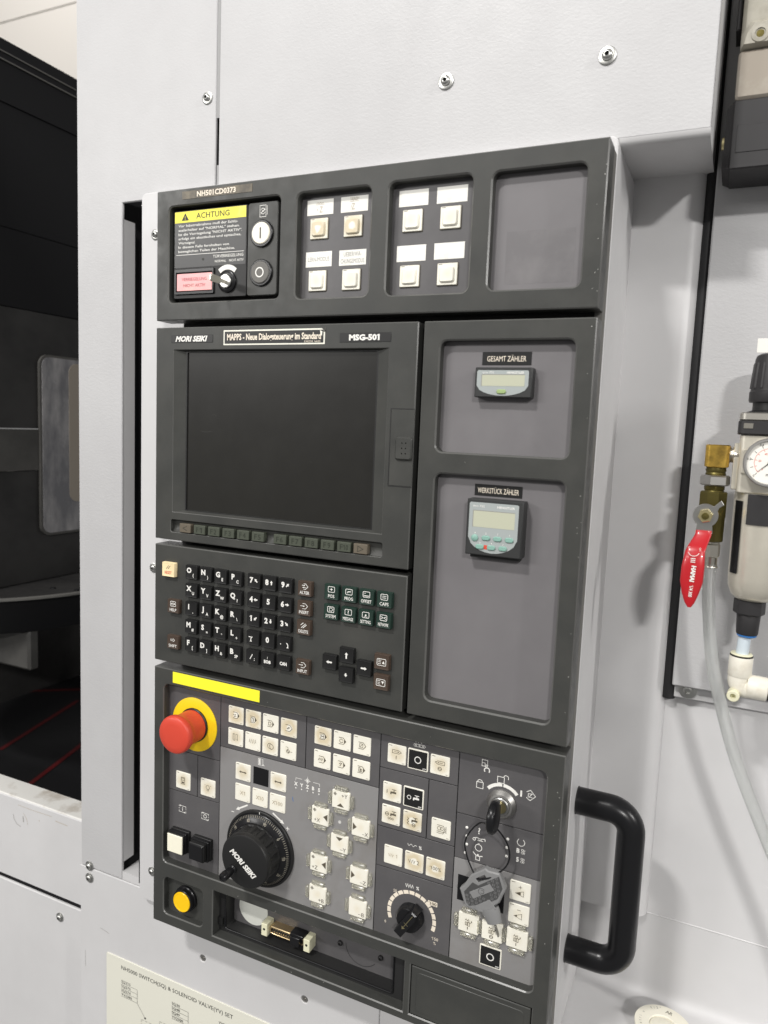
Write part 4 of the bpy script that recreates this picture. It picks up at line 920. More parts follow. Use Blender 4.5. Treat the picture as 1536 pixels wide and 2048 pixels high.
mark(410.6, -535.4, lambda k: (k.line([(-3.4, 2.6), (0, 4.8), (4.6, 0), (0, -4.6), (-3.4, -2.4)], .55), k.line([(-1.8, -1.8), (-1.8, 1.4), (1.6, 1.6), (-1, -1.6), (1.8, -1.4)], .5)))
for i, (x, z) in enumerate(((355.6, -579.8), (356, -587.8), (356.3, -595.6), (355.4, -604), (393.4, -580.1), (392.9, -588.2), (393.2, -596.2))):
    bm = B(); lathe(bm, (x, YM, z), (0, -1, 0), [(1.35, 0), (1.3, .4), (.8, .8), (.1, .9)], 12, cap1=False); fin(bm, 'indicator_led', 'print_white', OP)
mark(367.2, -579.8, lambda k: k.text('?', 0, -3, 5.6, None, bold=.02))
mark(367.4, -587.6, lambda k: (k.line([(-5, 0), (-2, 1), (1, .4), (5.4, 1.2), (5.8, -1)], .6), k.line([(-1.4, -1.6), (4, -1.2)], .5), k.arc(-4.4, -1, 1.2, .6), k.rect(-.6, 2.4, -.8, .6, .3)))
mark(367.4, -595.8, lambda k: (k.arc(0, 0, 3.1, .6), k.line([(-1, 3.8), (1, 3.8)], .5)))
mark(367.2, -604, lambda k: (k.rect(-1.8, 1.8, -3.6, .2, .6), k.line([(-4.6, 3), (-1.6, .4)], .8), k.line([(4.4, 1), (1.6, .4)], .8), k.disc(0, 1.2, 1, 8)))
mark(405.2, -580, lambda k: k.arc(0, 0, 3.3, .5, -235, 60))
for z, s in ((-588, 'B'), (-596.3, '5')): mark(405.3, z, lambda k: (k.text(s, -2.2, -1.9, 3.8, None, bold=.04), k.arc(1.6, 1.2, .9, .35), k.arc(1.6, -1.2, .9, .35), k.arc(3.2, 1.2, .7, .3), k.arc(3.2, -1.2, .7, .3)))
# service slot
bm = B(); a = loop(bm, rr(82, 304.8, -774.3, -722.6)(0), 12); b = loop(bm, rr(89.6, 290, -770.6, -724.5, 3, 3)(0), 12)
es = [bm.edges.new((l[i], l[(i+1) % len(l)])) for l in (a, b) for i in range(len(l))]
bmesh.ops.triangle_fill(bm, use_beauty=True, use_dissolve=False, edges=es); fin(bm, 'slot_frame', 'bezel_dark', t)
bm = B(); plate(bm, rr(89.2, 290.4, -771, -724.2, 3.4, 3), [rr(91, 288.8, -769.4, -725.6, 2.4, 3)], 10.8, 13, .4); fin(bm, 'slot_rim', 'black_gloss', t)
bm = B(); a = loop(bm, rr(91, 288.8, -769.4, -725.6, 2.4, 3)(0), 12.5); b = loop(bm, rr(91, 288.8, -769.4, -725.6, 2.4, 3)(0), 27); bridge(bm, a, b); fin(bm, 'slot_walls', 'bezel_dark', t)
bm = B(); box(bm, 90, 290, 27, 28.5, -770.5, -724.8); fin(bm, 'slot_back_plate', 'membrane_dark', t)
bm = B(); lathe(bm, (116, 27, -748.6), (0, -1, 0), [(18.4, 0), (18.3, .35), (.1, .4)], 40, cap1=False); n = fin(bm, 'round_sticker', 'disc_white', t); n['label'] = 'blank white round sticker'
for x in (223.2, 269): screw(t, x, 27, -750.2, 4.4, 'plastic_black', washer=False)
k = Ink(); k.arc(0, 0, 18.6, .45, 180, 322, 16); k.build(t, 'black', 248, 26.8, -748, 'pencilled_arc')
bm = B(); box(bm, 291.2, 304, 13, 16, -774, -756); fin(bm, 'hinge_block', 'black', t); bm = B(); box(bm, 82.4, 88.6, 9, 14, -766, -758); fin(bm, 'hinge_block', 'black', t)
# blank cover at lower right
bm = B(); box(bm, 310.6, 427, 6, 8, -775, -722); fin(bm, 'cover_gap', 'black', t)
bm = B(); plate(bm, rr(312.4, 425.2, -773, -724.4, .8, 2), [], .4, 6, .6); n = fin(bm, 'blank_cover', 'bezel', t)
bm = B(); plate(bm, rr(318, 419.6, -768.6, -729, 4), [], 0, .5, .35); fin(bm, 'raised_field', 'bezel', n)

specks(OP, 433, 439, -780, -495, 12, 6); specks(OP, 84, 300, -781, -776, 6, 7); specks(OP, 140, 420, -505, -492, 3, 8); specks(OP, 80, 420, -721, -712, 4, 9)
# ------------------------------------------------------------------ emergency stop
t = thing('emergency_stop', 'red mushroom emergency stop button on a yellow round plate', 'button', (48.3, 9, -578))
bm = B(); lathe(bm, (48, YM, -548.4), (0, -1, 0), [(29.4, 0), (29.4, .9), (28.8, 1.3), (17, 1.3)], 64, cap1=False); fin(bm, 'yellow_plate', 'ring_yellow', t)
bm = B(); lathe(bm, (48, YM - 1, -548.4), (0, -1, 0), [(18.4, 0), (18.4, 2), (17.6, 2.8), (15, 2.8)], 48, cap1=False); fin(bm, 'collar', 'black', t)
bm = B(); lathe(bm, (48, YM, -548.6), (0, -1, 0), [(17.2, 1.5), (17.2, 16), (17.6, 21), (18.8, 24.6), (19.8, 26.4), (20.1, 28), (20.1, 31), (19.4, 32.8), (18, 33.8), (12, 34.4), (6, 34.7), (.1, 34.8)], 56, cap1=False); fin(bm, 'mushroom_head', 'mushroom_red', t)
# square push buttons
def push(x, z, yf, lensm, lab, w=23.4):
    t = thing('square_push_button', lab, 'button', (x, 9, z - 12))
    bm = B(); plate(bm, rr(x - 12, x + 12, z - 12, z + 12, 1), [], YM - 4, YM, .5); fin(bm, 'base', 'black', t)
    bm = B(); plate(bm, rr(x - 11.4, x + 11.4, z - 11.4, z + 11.4, .8), [], YM - 8, YM - 4.4, .4); fin(bm, 'collar', 'black_gloss', t)
    bm = B(); plate(bm, rr(x - w/2 + 1, x + w/2 - 1, z - w/2 + 1, z + w/2 - 1, 1), [], yf, YM - 7, .7); fin(bm, 'shroud', 'black', t)
    s = w/2 - 1.8
    bm = B(); plate(bm, rr(x - s, x + s, z - s, z + s, .8), [], yf - 1, yf + 1, .6); fin(bm, 'lens', lensm, t)
push(32.4, -682.6, -2.4, 'lens_white', 'square push button with cream lit-style face, left of the black one', 24); push(62.2, -683.4, -4, 'black_gloss', 'plain black square push button right of the cream one', 21.6)
# yellow round button
t = thing('yellow_push_button', 'round yellow push button in the small square recess at lower left', 'button', (41.4, 8, -760))
bm = B(); lathe(bm, (41.2, 8, -748.4), (0, -1, 0), [(14, 0), (14, 3), (13.4, 3.6), (12.6, 3.6), (12.6, 8), (12, 8.8), (11.4, 8.8), (11.2, 7)], 48, cap1=False); fin(bm, 'bezel_ring', 'black_gloss', t)
bm = B(); lathe(bm, (41.2, 8, -748.4), (0, -1, 0), [(11.1, 0), (11.1, 9.4), (10.7, 9.9), (9.6, 9.9), (9.4, 9.6), (.1, 9.6)], 48, cap1=False); fin(bm, 'lens', 'lens_yellow', t)
# handwheel
t = thing('handwheel', 'black pulse handwheel with graduated dial and small crank knob', 'handwheel', (135, 9, -705))
HC = (135, -663.6)
bm = B(); lathe(bm, (HC[0], YM, HC[1]), (0, -1, 0), [(41, 0), (41, 2.2), (40.4, 3), (38.6, 3.2), (38.2, 2.6)], 72, cap1=False); fin(bm, 'outer_ring', 'black', t)
bm = B(); lathe(bm, (HC[0], YM, HC[1]), (0, -1, 0), [(38.1, 0), (38.1, 3.4), (37.6, 4), (30, 7.5), (29.8, 8), (28.4, 8)], 72, cap1=False); dial = fin(bm, 'dial', 'black_gloss', t)
M('dial_print', (.40, .37, .30), .5)
bm = B()
for i in range(100):
    a = math.radians(3.6*i + 38); l = 33.2 if i % 10 == 0 else (34.2 if i % 5 == 0 else 35)
    d = Vector((math.cos(a), 0, math.sin(a))); s = Vector((-math.sin(a), 0, math.cos(a)))*.16
    def pt(r): return Vector((HC[0], YM - 4.25 - (37.6 - r)*3.5/7.6, HC[1])) + d*r
    vs = [bm.verts.new(p) for p in (pt(37.2) + s, pt(37.2) - s, pt(l) - s, pt(l) + s)]; bm.faces.new(vs)
n = fin(bm, 'tick_marks', 'dial_print', dial, recalc=False); n['kind'] = 'stuff'
for i in range(10):
    a = math.radians(38 - 36*i); k = Ink(); k.text(str((i*10) % 100), 0, -1.2, 2.9, None, rot=0)
    R = Matrix.Rotation(-(a - math.pi/2), 3, 'Y') @ Matrix.Rotation(-math.radians(24.7), 3, 'X')
    k.build(dial, 'dial_print', HC[0] + 32.2*math.cos(a), YM - 7.0, HC[1] + 32.2*math.sin(a), 'dial_number', R)
bm = B(); seg = 96; YF = -19.5; o = Vector((HC[0], 0, HC[1]))
def ringk(r, y, flute):
    return [bm.verts.new(o + Vector(((r - (flute if (i % 6) in (2, 3, 4) else 0))*math.cos(2*math.pi*i/seg), y, (r - (flute if (i % 6) in (2, 3, 4) else 0))*math.sin(2*math.pi*i/seg)))) for i in range(seg)]
rs = [ringk(29.2, YM - 7.6, 0), ringk(29, YM - 9, 0), ringk(28.8, YM - 9.6, 1.5), ringk(28.4, YF + 7, 1.5), ringk(28.4, YF + 6, 0), ringk(28.3, YF + 2, 0), ringk(27.4, YF + .5, 0), ringk(26, YF, 0)]
for a, b in zip(rs, rs[1:]): bridge(bm, a, b)
bm.faces.new(rs[-1]); knob = fin(bm, 'knob', 'black', t, 30)
k = Ink(); k.text('MORI SEIKI', 0, -2.8, 5.6, 37, bold=.045, shear=.28); k.build(knob, 'print_white', 133.6, YF - .15, -665.8, 'legend', Matrix.Rotation(math.radians(36.5), 3, 'Y'))
bm = B(); lathe(bm, (121.6, YF + .5, -675), (0, -1, 0), [(4.6, 0), (4.6, 2), (3.6, 3.2), (4.2, 6), (4.8, 13), (4.6, 17), (3.4, 18.8), (2, 19), (1.9, 18.2), (.1, 18.2)], 28, cap1=False); fin(bm, 'crank_handle', 'black_gloss', t)
k = Ink(); k.line([(0, -1.2), (0, 1.2)], .7); k.build(knob, 'print_white', 135, YM - 3.3, HC[1] + 39.4, 'index_mark')
# feed override
t = thing('feed_override_switch', 'black rotary override knob with bar grip inside the 0 to 150 percent scale', 'rotary switch', (306.1, 9, -694))
bm = B(); lathe(bm, (306.1, YM, -682), (0, -1, 0), [(13.2, 0), (13, 3), (12, 8), (11.2, 9), (.1, 9.2)], 40, cap1=False); fin(bm, 'knob_skirt', 'black_gloss', t)
an = math.radians(57); c, s = math.cos(an), math.sin(an)
def rotp(pts): return [(306.1 + x*c - z*s, -682 + x*s + z*c) for x, z in pts]
bm = B(); a = loop(bm, rotp([(-15.5, -5), (10, -5.4), (15.5, -3.6), (15.5, 3.6), (10, 5.4), (-15.5, 5)]), YM - 1); b = loop(bm, rotp([(-15, -4.2), (10, -4.6), (15, -2.8), (15, 2.8), (10, 4.6), (-15, 4.2)]), -4.6); d = loop(bm, rotp([(-14, -3.2), (10, -3.6), (13.8, -2), (13.8, 2), (10, 3.6), (-14, 3.2)]), -5.6)
bridge(bm, a, b); bridge(bm, b, d); bm.faces.new(d); bg = fin(bm, 'bar_grip', 'black_gloss', t, 25)
k = Ink(); k.line(rotp([(-3, 0), (13, 0)]), .55); k.poly(rotp([(-3.2, -2), (-6, 0), (-3.2, 2)])); k.line(rotp([(1, -2.4), (1, 2.4)]), .4); k.V = [(v[0] - 306.1, v[1], v[2] + 682) for v in k.V]
k.build(bg, 'brass_pale', 306.1, -5.75, -682, 'pointer')
# mode key switch and its key
t = thing('mode_key_switch', 'round steel key switch below the two padlock symbols', 'key switch', (386, 9, -562))
bm = B(); lathe(bm, (386, YM, -549.6), (0, -1, 0), [(13.4, 0), (13.4, 1), (13, 1.6), (10.4, 5), (8.6, 5.4), (8.4, 4.2), (.1, 4.2)], 48, cap1=False); fin(bm, 'bezel_ring', 'steel_dull', t)
bm = B(); lathe(bm, (386, YM - 4, -549.6), (0, -1, 0), [(8.2, 0), (8.2, 2), (7.4, 2.8), (6, 2.8)], 40, cap1=False); fin(bm, 'cylinder_ring', 'zinc', t)
bm = B(); lathe(bm, (386, YM - 4, -549.6), (0, -1, 0), [(5.8, 0), (5.8, 2.2), (.1, 2.3)], 32, cap1=False); fin(bm, 'cylinder', 'brass_pale', t)
t = thing('switch_key', 'key with black plastic bow, stuck in the round key switch', 'key', (386, 0, -562))
bm = B(); box(bm, 385, 387.2, -6, 5, -553, -546); fin(bm, 'blade', 'steel', t)
out = [(-5, -543), (-8, -538), (-14, -536.4), (-22, -538), (-27, -543), (-28.6, -549), (-27.4, -556), (-23, -561.6), (-16, -563.6), (-9, -561.6), (-5.6, -557)]
bm = B(); rs = []
for x, sc_ in ((382.6, .86), (383.2, .95), (384.2, 1), (388, 1), (389, .95), (389.6, .86)):
    rs.append([bm.verts.new((x, -16.5 + (y + 16.5)*sc_, -550 + (z + 550)*sc_)) for y, z in out])
for a, b in zip(rs, rs[1:]): bridge(bm, a, b)
bm.faces.new(rs[0]); bm.faces.new(rs[-1]); fin(bm, 'bow', 'black_gloss', t, 50)
# spare key on the cord
t = thing('spare_key', 'grey plastic key with textured bow hanging on a black cord from the key switch', 'key', (380, -2, -668))
ol = [(356.2, -630.5), (360.5, -625.4), (364.3, -617.5), (366.4, -614), (378.6, -604.6), (381.5, -606.2), (391.4, -605.8), (397.6, -618.6), (393, -632.4), (382.4, -643.6), (380.6, -646), (364.6, -646.6), (361.4, -644)][::-1]
ol = ol if sum((ol[i][0]*ol[(i+1) % len(ol)][1] - ol[(i+1) % len(ol)][0]*ol[i][1]) for i in range(len(ol))) > 0 else ol[::-1]
hole = [(370.4, -616.6), (378.2, -610.6), (380.8, -613.4), (373, -619.6)]
hole = hole if sum((hole[i][0]*hole[(i+1) % 4][1] - hole[(i+1) % 4][0]*hole[i][1]) for i in range(4)) > 0 else hole[::-1]
bm = B(); plate(bm, polyf(ol), [polyf(hole)], -5, 1, 1.1, True, .3); fin(bm, 'bow', 'key_plastic', t)
def inset(pts, y, mt, nm, th=.5):
    pts = pts if sum((pts[i][0]*pts[(i+1) % len(pts)][1] - pts[(i+1) % len(pts)][0]*pts[i][1]) for i in range(len(pts))) > 0 else pts[::-1]
    bm = B(); plate(bm, polyf(pts), [], y - th, y, th*.4); return fin(bm, nm, mt, t)
pa = [(360.6, -631.6), (368, -620.6), (373.2, -622), (381.4, -615.4), (391.2, -608.2), (395, -618.4), (391, -629), (386, -633), (374, -640), (366.2, -643.4), (363.6, -641.6)]
n = inset(pa, -5, 'key_plastic_dark', 'textured_field', .25)
k = Ink(); rnd_ = random.Random(3)
for i in range(9):
    for j in range(5):
        x = 363.5 + i*3.2 + j*.9; z = -637 + i*2.9 - j*3.4 + 3
        if (360 < x < 393) and not (370 < x < 384 and -632 < z < -619): k.rect(x - .9, x + .9, z - .8, z + .8, .3)
k.V = [(v[0] - 378, v[1]*.2, v[2] + 625) for v in k.V]; k.build(n, 'key_plastic', 378, -5.3, -625, 'raised_texture')
n = inset([(365.6, -630.2), (383.6, -617.2), (387.6, -622), (369.6, -635.4)], -5.2, 'key_plastic', 'centre_band', .4)
k = Ink(); k.arc(0, 0, 3, .4, 40, 320); k.arc(.4, 0, 1.6, .4, -140, 120); k.build(n, 'key_plastic_dark', 376.8, -5.75, -626.4, 'emblem')
inset([(371.8, -641.4), (384.2, -631.6), (390.6, -638.4), (383.4, -644.4), (374.6, -645.8)], -5, 'key_plastic', 'shoulder', .5)
bm = B(); lathe(bm, (383.6, -2, -640.6), (.42, 0, -1), [(8.4, 0), (8.6, 4), (7.2, 12), (7, 14), (.1, 14.4)], 28, cap1=False)
for v in bm.verts: v.co.y = -2 + (v.co.y + 2)*.55
fin(bm, 'neck', 'key_plastic', t)
bm = B(); a = Vector((388.4, -1, -653)); b = Vector((392.6, 1, -667.4)); d = (b - a).normalized(); s = Vector((d.z, 0, -d.x))*.5; q = Vector((0, 1.4, 0))
vs = [bm.verts.new(p) for p in (a+s-q, a-s-q, b-s-q, b+s-q, a+s+q, a-s+q, b-s+q, b+s+q)]
bridge(bm, vs[:4], vs[4:]); bm.faces.new(vs[:4]); bm.faces.new(vs[4:]); fin(bm, 'blade', 'steel_dull', t)
bm = B(); sweep(bm, smooth_path([(383.4, -16, -560), (378, -10, -560.6), (370, -3, -566), (361.5, -1, -577.5), (357.6, -1, -589), (360.4, -1, -601), (366, -2, -611), (371.4, -4, -617)], 8), .75, 8)
sweep(bm, smooth_path([(383.6, -16, -560), (386.6, -10, -562), (391, -4, -570), (396, -1.5, -579), (398.4, -1, -589), (396.4, -1, -598.4), (390.6, -2, -606), (382, -5, -612.4), (374.6, -5, -615.6), (371.4, -4, -617)], 8), .75, 8)
fin(bm, 'cord', 'black_gloss', t)
# serial connector in the slot
t = thing('serial_connector', 'small D-shaped data port with ivory end blocks in the open slot', 'connector', (163, 22, -767))
for x in (138.6, 190.4):
    bm = B(); box(bm, x - 3.6, x + 3.6, 14, 27, -764, -750.4, .5); n = fin(bm, 'end_block', 'ivory', t)
    bm = B(); lathe(bm, (x, 14, -756.4), (0, -1, 0), [(1.4, .08), (.1, .1)], 12, cap1=False); fin(bm, 'thread_hole', 'black', n)
bm = B(); plate(bm, rr(143.4, 186, -761.4, -752.6, 3), [rr(145, 184.4, -760, -754.4, 2)], 17, 27, .5, False, .3); fin(bm, 'shell', 'gold', t)
bm = B(); box(bm, 144.8, 184.6, 19, 26, -760.2, -754.2); n = fin(bm, 'insulator', 'black', t)
bm = B()
for r in range(2):
    for i in range(13 - r): lathe(bm, (147.6 + 2.8*i + 1.4*r, 19, -756 - 2.4*r), (0, -1, 0), [(.55, .02), (.5, .35), (.1, .4)], 8, cap1=False)
n2 = fin(bm, 'contacts', 'gold', n); n2['kind'] = 'stuff'
bm = B(); box(bm, 171, 182, 13, 20, -762, -752.4, .4); fin(bm, 'dust_clip', 'black_gloss', t)
bm = B(); box(bm, 170.4, 186, 14, 25, -752.4, -749.4, .3); fin(bm, 'clip_arm', 'black_gloss', t)
# D handle on the cabinet's side
t = thing('pull_handle', 'thick black D-shaped pull handle on the right side of the control cabinet', 'handle', (440, 75, -712))
r = 12.4; pts = [(438, 75, -562)]
pts += [(470, 75, -562)] + [(470 + 19.6*math.sin(math.radians(q)), 75, -562 - 19.6*(1 - math.cos(math.radians(q)))) for q in range(0, 91, 9)] + [(489.6, 75, -690)] + [(470 + 19.6*math.cos(math.radians(q)), 75, -691 - 19.6*math.sin(math.radians(q))) for q in range(0, 91, 9)] + [(470, 75, -710.6), (438, 75, -710.6)]
bm = B(); sweep(bm, pts, r, 32); fin(bm, 'grip', 'black_gloss', t)
for z in (-562, -710.6):
    bm = B(); lathe(bm, (438.5, 75, z), (1, 0, 0), [(12.7, 0), (12.7, 2.2), (12.3, 2.6)], 36); fin(bm, 'foot', 'black', t)
# ================================================================== AIR CABINET AND FITTINGS AT RIGHT
YC = 146
t = thing('air_cabinet', 'light grey side panel at right that carries the air filter and valve', 'cabinet', (560, 150, -474))
bm = B(); plate(bm, rr(510, 720, -460, 330, 1.5), [], YC, 162, 1.2); fin(bm, 'face_panel', 'paint', t)
bm = B(); plate(bm, rr(511, 720, -474, -460.4, 1), [], YC + 9, 162, .8); n = fin(bm, 'lower_lip', 'paint_smooth', t)
bm = B(); lathe(bm, (524, YC + 9, -464.6), (0, -1, 0), [(8.2, 0), (8.2, 1.4), (7.4, 1.8), (4.6, 1.8), (4.4, 4.4), (2.6, 5), (2.4, 3), (.1, 3)], 30, cap1=False); fin(bm, 'bolt', 'zinc', t)
sheet(t, 'paper_label', 'sticker_white', 555.5, 610, -145.6, -133.2, YC, .25, .2, 'blank white label above the regulator knob')
# upper valve block
t = thing('air_valve_block', 'stacked cream, clear and black air valve blocks at upper right', 'valve', (560, 120, -4))
bm = B(); plate(bm, rr(521.5, 640, 88.5, 200, 2), [], 92, 130, 3); n = fin(bm, 'upper_block', 'plastic_cream', t)
bm = B(); a = loop(bm, [(521.5, 88.5), (640, 88.5), (640, 109), (528, 109), (521.5, 100)], 92.2); b = loop(bm, [(524, 90), (640, 90), (640, 104), (531, 105), (526, 98)], 86); bridge(bm, a, b); bm.faces.new(b); fin(bm, 'collar', 'plastic_cream', t)
bm = B(); lathe(bm, (535.3, 86, 96.4), (0, -1, 0), [(6.6, -1), (6.4, .8), (4, 1), (3.6, -.4), (.1, -.4)], 24, cap1=False); n = fin(bm, 'screw_boss', 'plastic_cream', t)
bm = B(); lathe(bm, (535.3, 86.4, 96.4), (0, -1, 0), [(3.2, 0), (2.8, .6), (.1, .7)], 16, cap1=False); fin(bm, 'screw', 'brass_dark', n)
bm = B(); plate(bm, rr(520.8, 640, 50, 87, 3), [], 90, 140, 2); fin(bm, 'clear_block', 'plastic_clear_dirty', t)
bm = B(); plate(bm, rr(520.6, 640, -4, 49.6, 1), [rr(525.5, 640.5, 8, 30, .6)][:0], 90, 142, 1); fin(bm, 'black_block', 'plastic_black', t)
bm = B(); plate(bm, rr(524.6, 600, 8.6, 29.6, .5), [], 89.5, 90.2, .2); fin(bm, 'nameplate_field', 'plastic_black', t)
bm = B(); a = [bm.verts.new(p) for p in ((520.5, 91, 49), (516.4, 94, 45), (515.2, 94, -1), (520.5, 91, -3.6))]; b = [bm.verts.new((v.co.x + .2, 140, v.co.z)) for v in a]; bridge(bm, a, b); bm.faces.new(a); fin(bm, 'side_cheek', 'plastic_black', t)
bm = B(); lathe(bm, (515.6, 100, 20), (-1, 0, 0), [(5, 0), (4.8, 1.6), (2.4, 2.2), (.1, 1.4)], 20, cap1=False); fin(bm, 'side_screw', 'brass_pale', t)
bm = B(); box(bm, 517, 521, 100, 128, 108, 160, .8); fin(bm, 'gasket_block', 'plastic_black', t)
# filter regulator
FX, FY = 570, 104
t = thing('filter_regulator', 'compressed air filter regulator with black knob and champagne bowl at right edge', 'air filter', (FX, FY, -390))
bm = B(); lathe(bm, (FX, FY, -200), (0, 0, 1), [(17.4, 8.6), (18, 10), (18, 17), (17.2, 18), (15.6, 44), (14.6, 47), (12, 48.5), (.1, 48.8)], 40, cap0=True, cap1=False); kn = fin(bm, 'knob', 'plastic_black', t)
for i in range(16):
    a = 2*math.pi*(i + .5)/16; bm = B(); lathe(bm, (FX + 16.6*math.cos(a), FY + 16.6*math.sin(a), -180), Vector((-.07*math.cos(a), -.07*math.sin(a), 1)), [(1.7, 0), (1.6, 20), (.8, 21.4)], 8); fin(bm, 'grip_rib', 'plastic_black', kn)
bm = B(); lathe(bm, (FX, FY, -201), (0, 0, 1), [(18.6, 0), (18.6, 1.4), (14.6, 3), (14.6, 10)], 40); fin(bm, 'neck', 'black', t)
def vbox(x0, x1, y0, y1, z0, z1, r=3):
    """box with rounded upright edges"""
    bm = B(); f = rr(x0, x1, y0, y1, r, 4); L0 = []
    for off, z in ((-.8, z0), (0, z0 + .8), (0, z1 - .8), (-.8, z1)): L0.append([bm.verts.new((p[0], p[1], z)) for p in f(off)])
    for a, b in zip(L0, L0[1:]): bridge(bm, a, b)
    bm.faces.new(L0[0]); bm.faces.new(L0[-1]); return bm
fin(vbox(546.6, 594, 82, 126, -207, -200.6, 5), 'cap_plate', 'alu', t)
fin(vbox(546, 594.6, 81, 127, -218.6, -207.2, 5), 'lock_ring', 'plastic_black', t)
bm = B(); box(bm, 550, 557, 80.4, 82, -213.6, -209.4); fin(bm, 'ring_slot', 'nickel', t)
bd = fin(vbox(548.4, 594.4, 84, 124, -267, -219, 4), 'body', 'champagne', t)
fin(vbox(544.6, 549, 90, 118, -265, -226, 1), 'port_flange', 'champagne', t)
fin(vbox(550.6, 575, 82, 85, -251, -231, 1), 'face_step', 'champagne', t)
bm = B(); lathe(bm, (FX, FY, -360), (0, 0, 1), [(9, 0), (14, 1.2), (18, 5), (20.6, 12), (21.2, 20), (22, 80), (22, 92.6)], 48); fin(bm, 'bowl', 'champagne', t)
def on_bowl(a0, a1, z0, z1, r, mt, nm):
    bm = B(); va = []
    for i in range(7):
        a = math.radians(a0 + (a1 - a0)*i/6); va.append((bm.verts.new((FX + r*math.cos(a), FY + r*math.sin(a), z0)), bm.verts.new((FX + (r + .3)*math.cos(a), FY + (r + .3)*math.sin(a), z1))))
    for p, q in zip(va, va[1:]): bm.faces.new((p[0], q[0], q[1], p[1]))
    return fin(bm, nm, mt, t)
on_bowl(205, 228, -336, -274, 22.3, 'black_gloss', 'sight_window'); on_bowl(240, 300, -293, -267.5, 23.4, 'plastic_black', 'bowl_latch')
bm = B(); lathe(bm, (568, FY, -372), (0, 0, 1), [(11.6, 0), (12.6, 1), (12.6, 12), (11, 14)], 8); fin(bm, 'drain_nut', 'plastic_black', t)
bm = B(); lathe(bm, (568, FY, -390), (0, 0, 1), [(8.4, 0), (8.8, 1), (9.6, 17), (9.2, 18.4)], 28); fin(bm, 'drain_port', 'plastic_black', t)
bm = B(); lathe(bm, (568, FY, -392), (0, 0, 1), [(7.4, 0), (8, .6), (8, 1.6), (7, 2.2)], 28); fin(bm, 'release_ring', 'blue', t)
# gauge
GX, GZ, GY = 571.5, -240.6, 70
bm = B(); lathe(bm, (GX, 84, GZ), (0, -1, 0), [(12, 0), (19, 4), (19.8, 6), (19.8, 13.4), (19, 14.4), (17.6, 14.4), (17.3, 13)], 56, cap1=False); g = fin(bm, 'gauge_case', 'steel_dull', t)
bm = B(); lathe(bm, (GX, 84, GZ), (0, -1, 0), [(17.6, 12), (.1, 12.02)], 48, cap1=False); fin(bm, 'gauge_dial', 'gauge_face', g)
k = Ink(); k.arc(0, 0, 11.4, .3, -45, 225, 30)
for i in range(11): a = math.radians(225 - 27*i); k.line([(11.4*math.cos(a), 11.4*math.sin(a)), (9.6*math.cos(a), 9.6*math.sin(a))], .3)
for i in range(6): a = math.radians(225 - 54*i); k.text(str(i*20), 7.6*math.cos(a), 7.6*math.sin(a) - .8, 1.6)
k.build(g, 'print_red', GX, 71.9, GZ, 'scale')
k = Ink()
for i in range(11):
    a = math.radians(225 - 27*i); k.line([(14.6*math.cos(a), 14.6*math.sin(a)), (12.6*math.cos(a), 12.6*math.sin(a))], .4)
    if i % 2 == 0: k.text('%.1f' % (i*.1) if i else '0', 15.6*math.cos(a), 15.6*math.sin(a) - .9, 1.8)
k.text('MPa', 0, -11, 2); k.build(g, 'print_black', GX, 71.8, GZ, 'scale')
k = Ink(); a = math.radians(222); k.poly([(13.4*math.cos(a), 13.4*math.sin(a)), (-2.6*math.cos(a) + .6*math.sin(a), -2.6*math.sin(a) - .6*math.cos(a)), (-2.6*math.cos(a) - .6*math.sin(a), -2.6*math.sin(a) + .6*math.cos(a))]); k.disc(0, 0, 1.6); k.build(g, 'print_black', GX, 71.4, GZ, 'pointer')
# plastic elbow below
t = thing('elbow_fitting', 'dirty ivory push-in elbow with pale blue tube under the air filter', 'fitting', (566, 104, -446))
bm = B(); sweep(bm, [(567, FY, -388), (566.4, FY, -398), (565.8, FY, -410)], 5.2, 20); fin(bm, 'blue_tube', 'blue_tube', t)
bm = B(); lathe(bm, (565.4, FY, -428), (0.02, 0, 1), [(9, 0), (9.6, 1), (9.6, 17), (9.2, 17.8), (9.2, 18.6)], 32); fin(bm, 'upper_socket', 'plastic_ivory', t)
bm = B(); lathe(bm, (565.6, FY, -410), (0.02, 0, 1), [(9.4, 0), (9.4, .8)], 32); fin(bm, 'black_ring', 'black', t)
bm = B(); lathe(bm, (565.6, FY, -409), (0.02, 0, 1), [(8.6, 0), (9, .6), (8.4, 1.4), (6, 1.4)], 32); fin(bm, 'release_collar', 'ivory', t)
bm = B(); sweep(bm, smooth_path([(565.3, FY, -427), (565.2, FY, -433), (568, FY, -437.5), (574, FY, -438)], 6), 8.8, 24); fin(bm, 'bend', 'plastic_ivory', t)
bm = B(); lathe(bm, (572, FY, -436), (1, 0, -.04), [(9.8, 0), (10.4, 1), (10.4, 15), (9.8, 16)], 32); fin(bm, 'side_socket', 'plastic_ivory', t)
bm = B(); lathe(bm, (588.2, FY, -436.7), (1, 0, -.04), [(9.4, 0), (9.4, 1.4)], 32); fin(bm, 'black_ring', 'black', t)
bm = B(); lathe(bm, (590, FY, -436.8), (1, 0, -.04), [(8.6, 0), (8.6, 3), (5, 3.4)], 28); fin(bm, 'release_collar', 'brass_pale', t)
bm = B(); lathe(bm, (562.6, FY - 2, -443), (-.1, -1, -.1), [(5, 0), (5.2, 9), (4.6, 9.6), (2.4, 9.6), (2.2, 5), (.1, 5)], 24, cap1=False); fin(bm, 'test_stub', 'ivory', t)
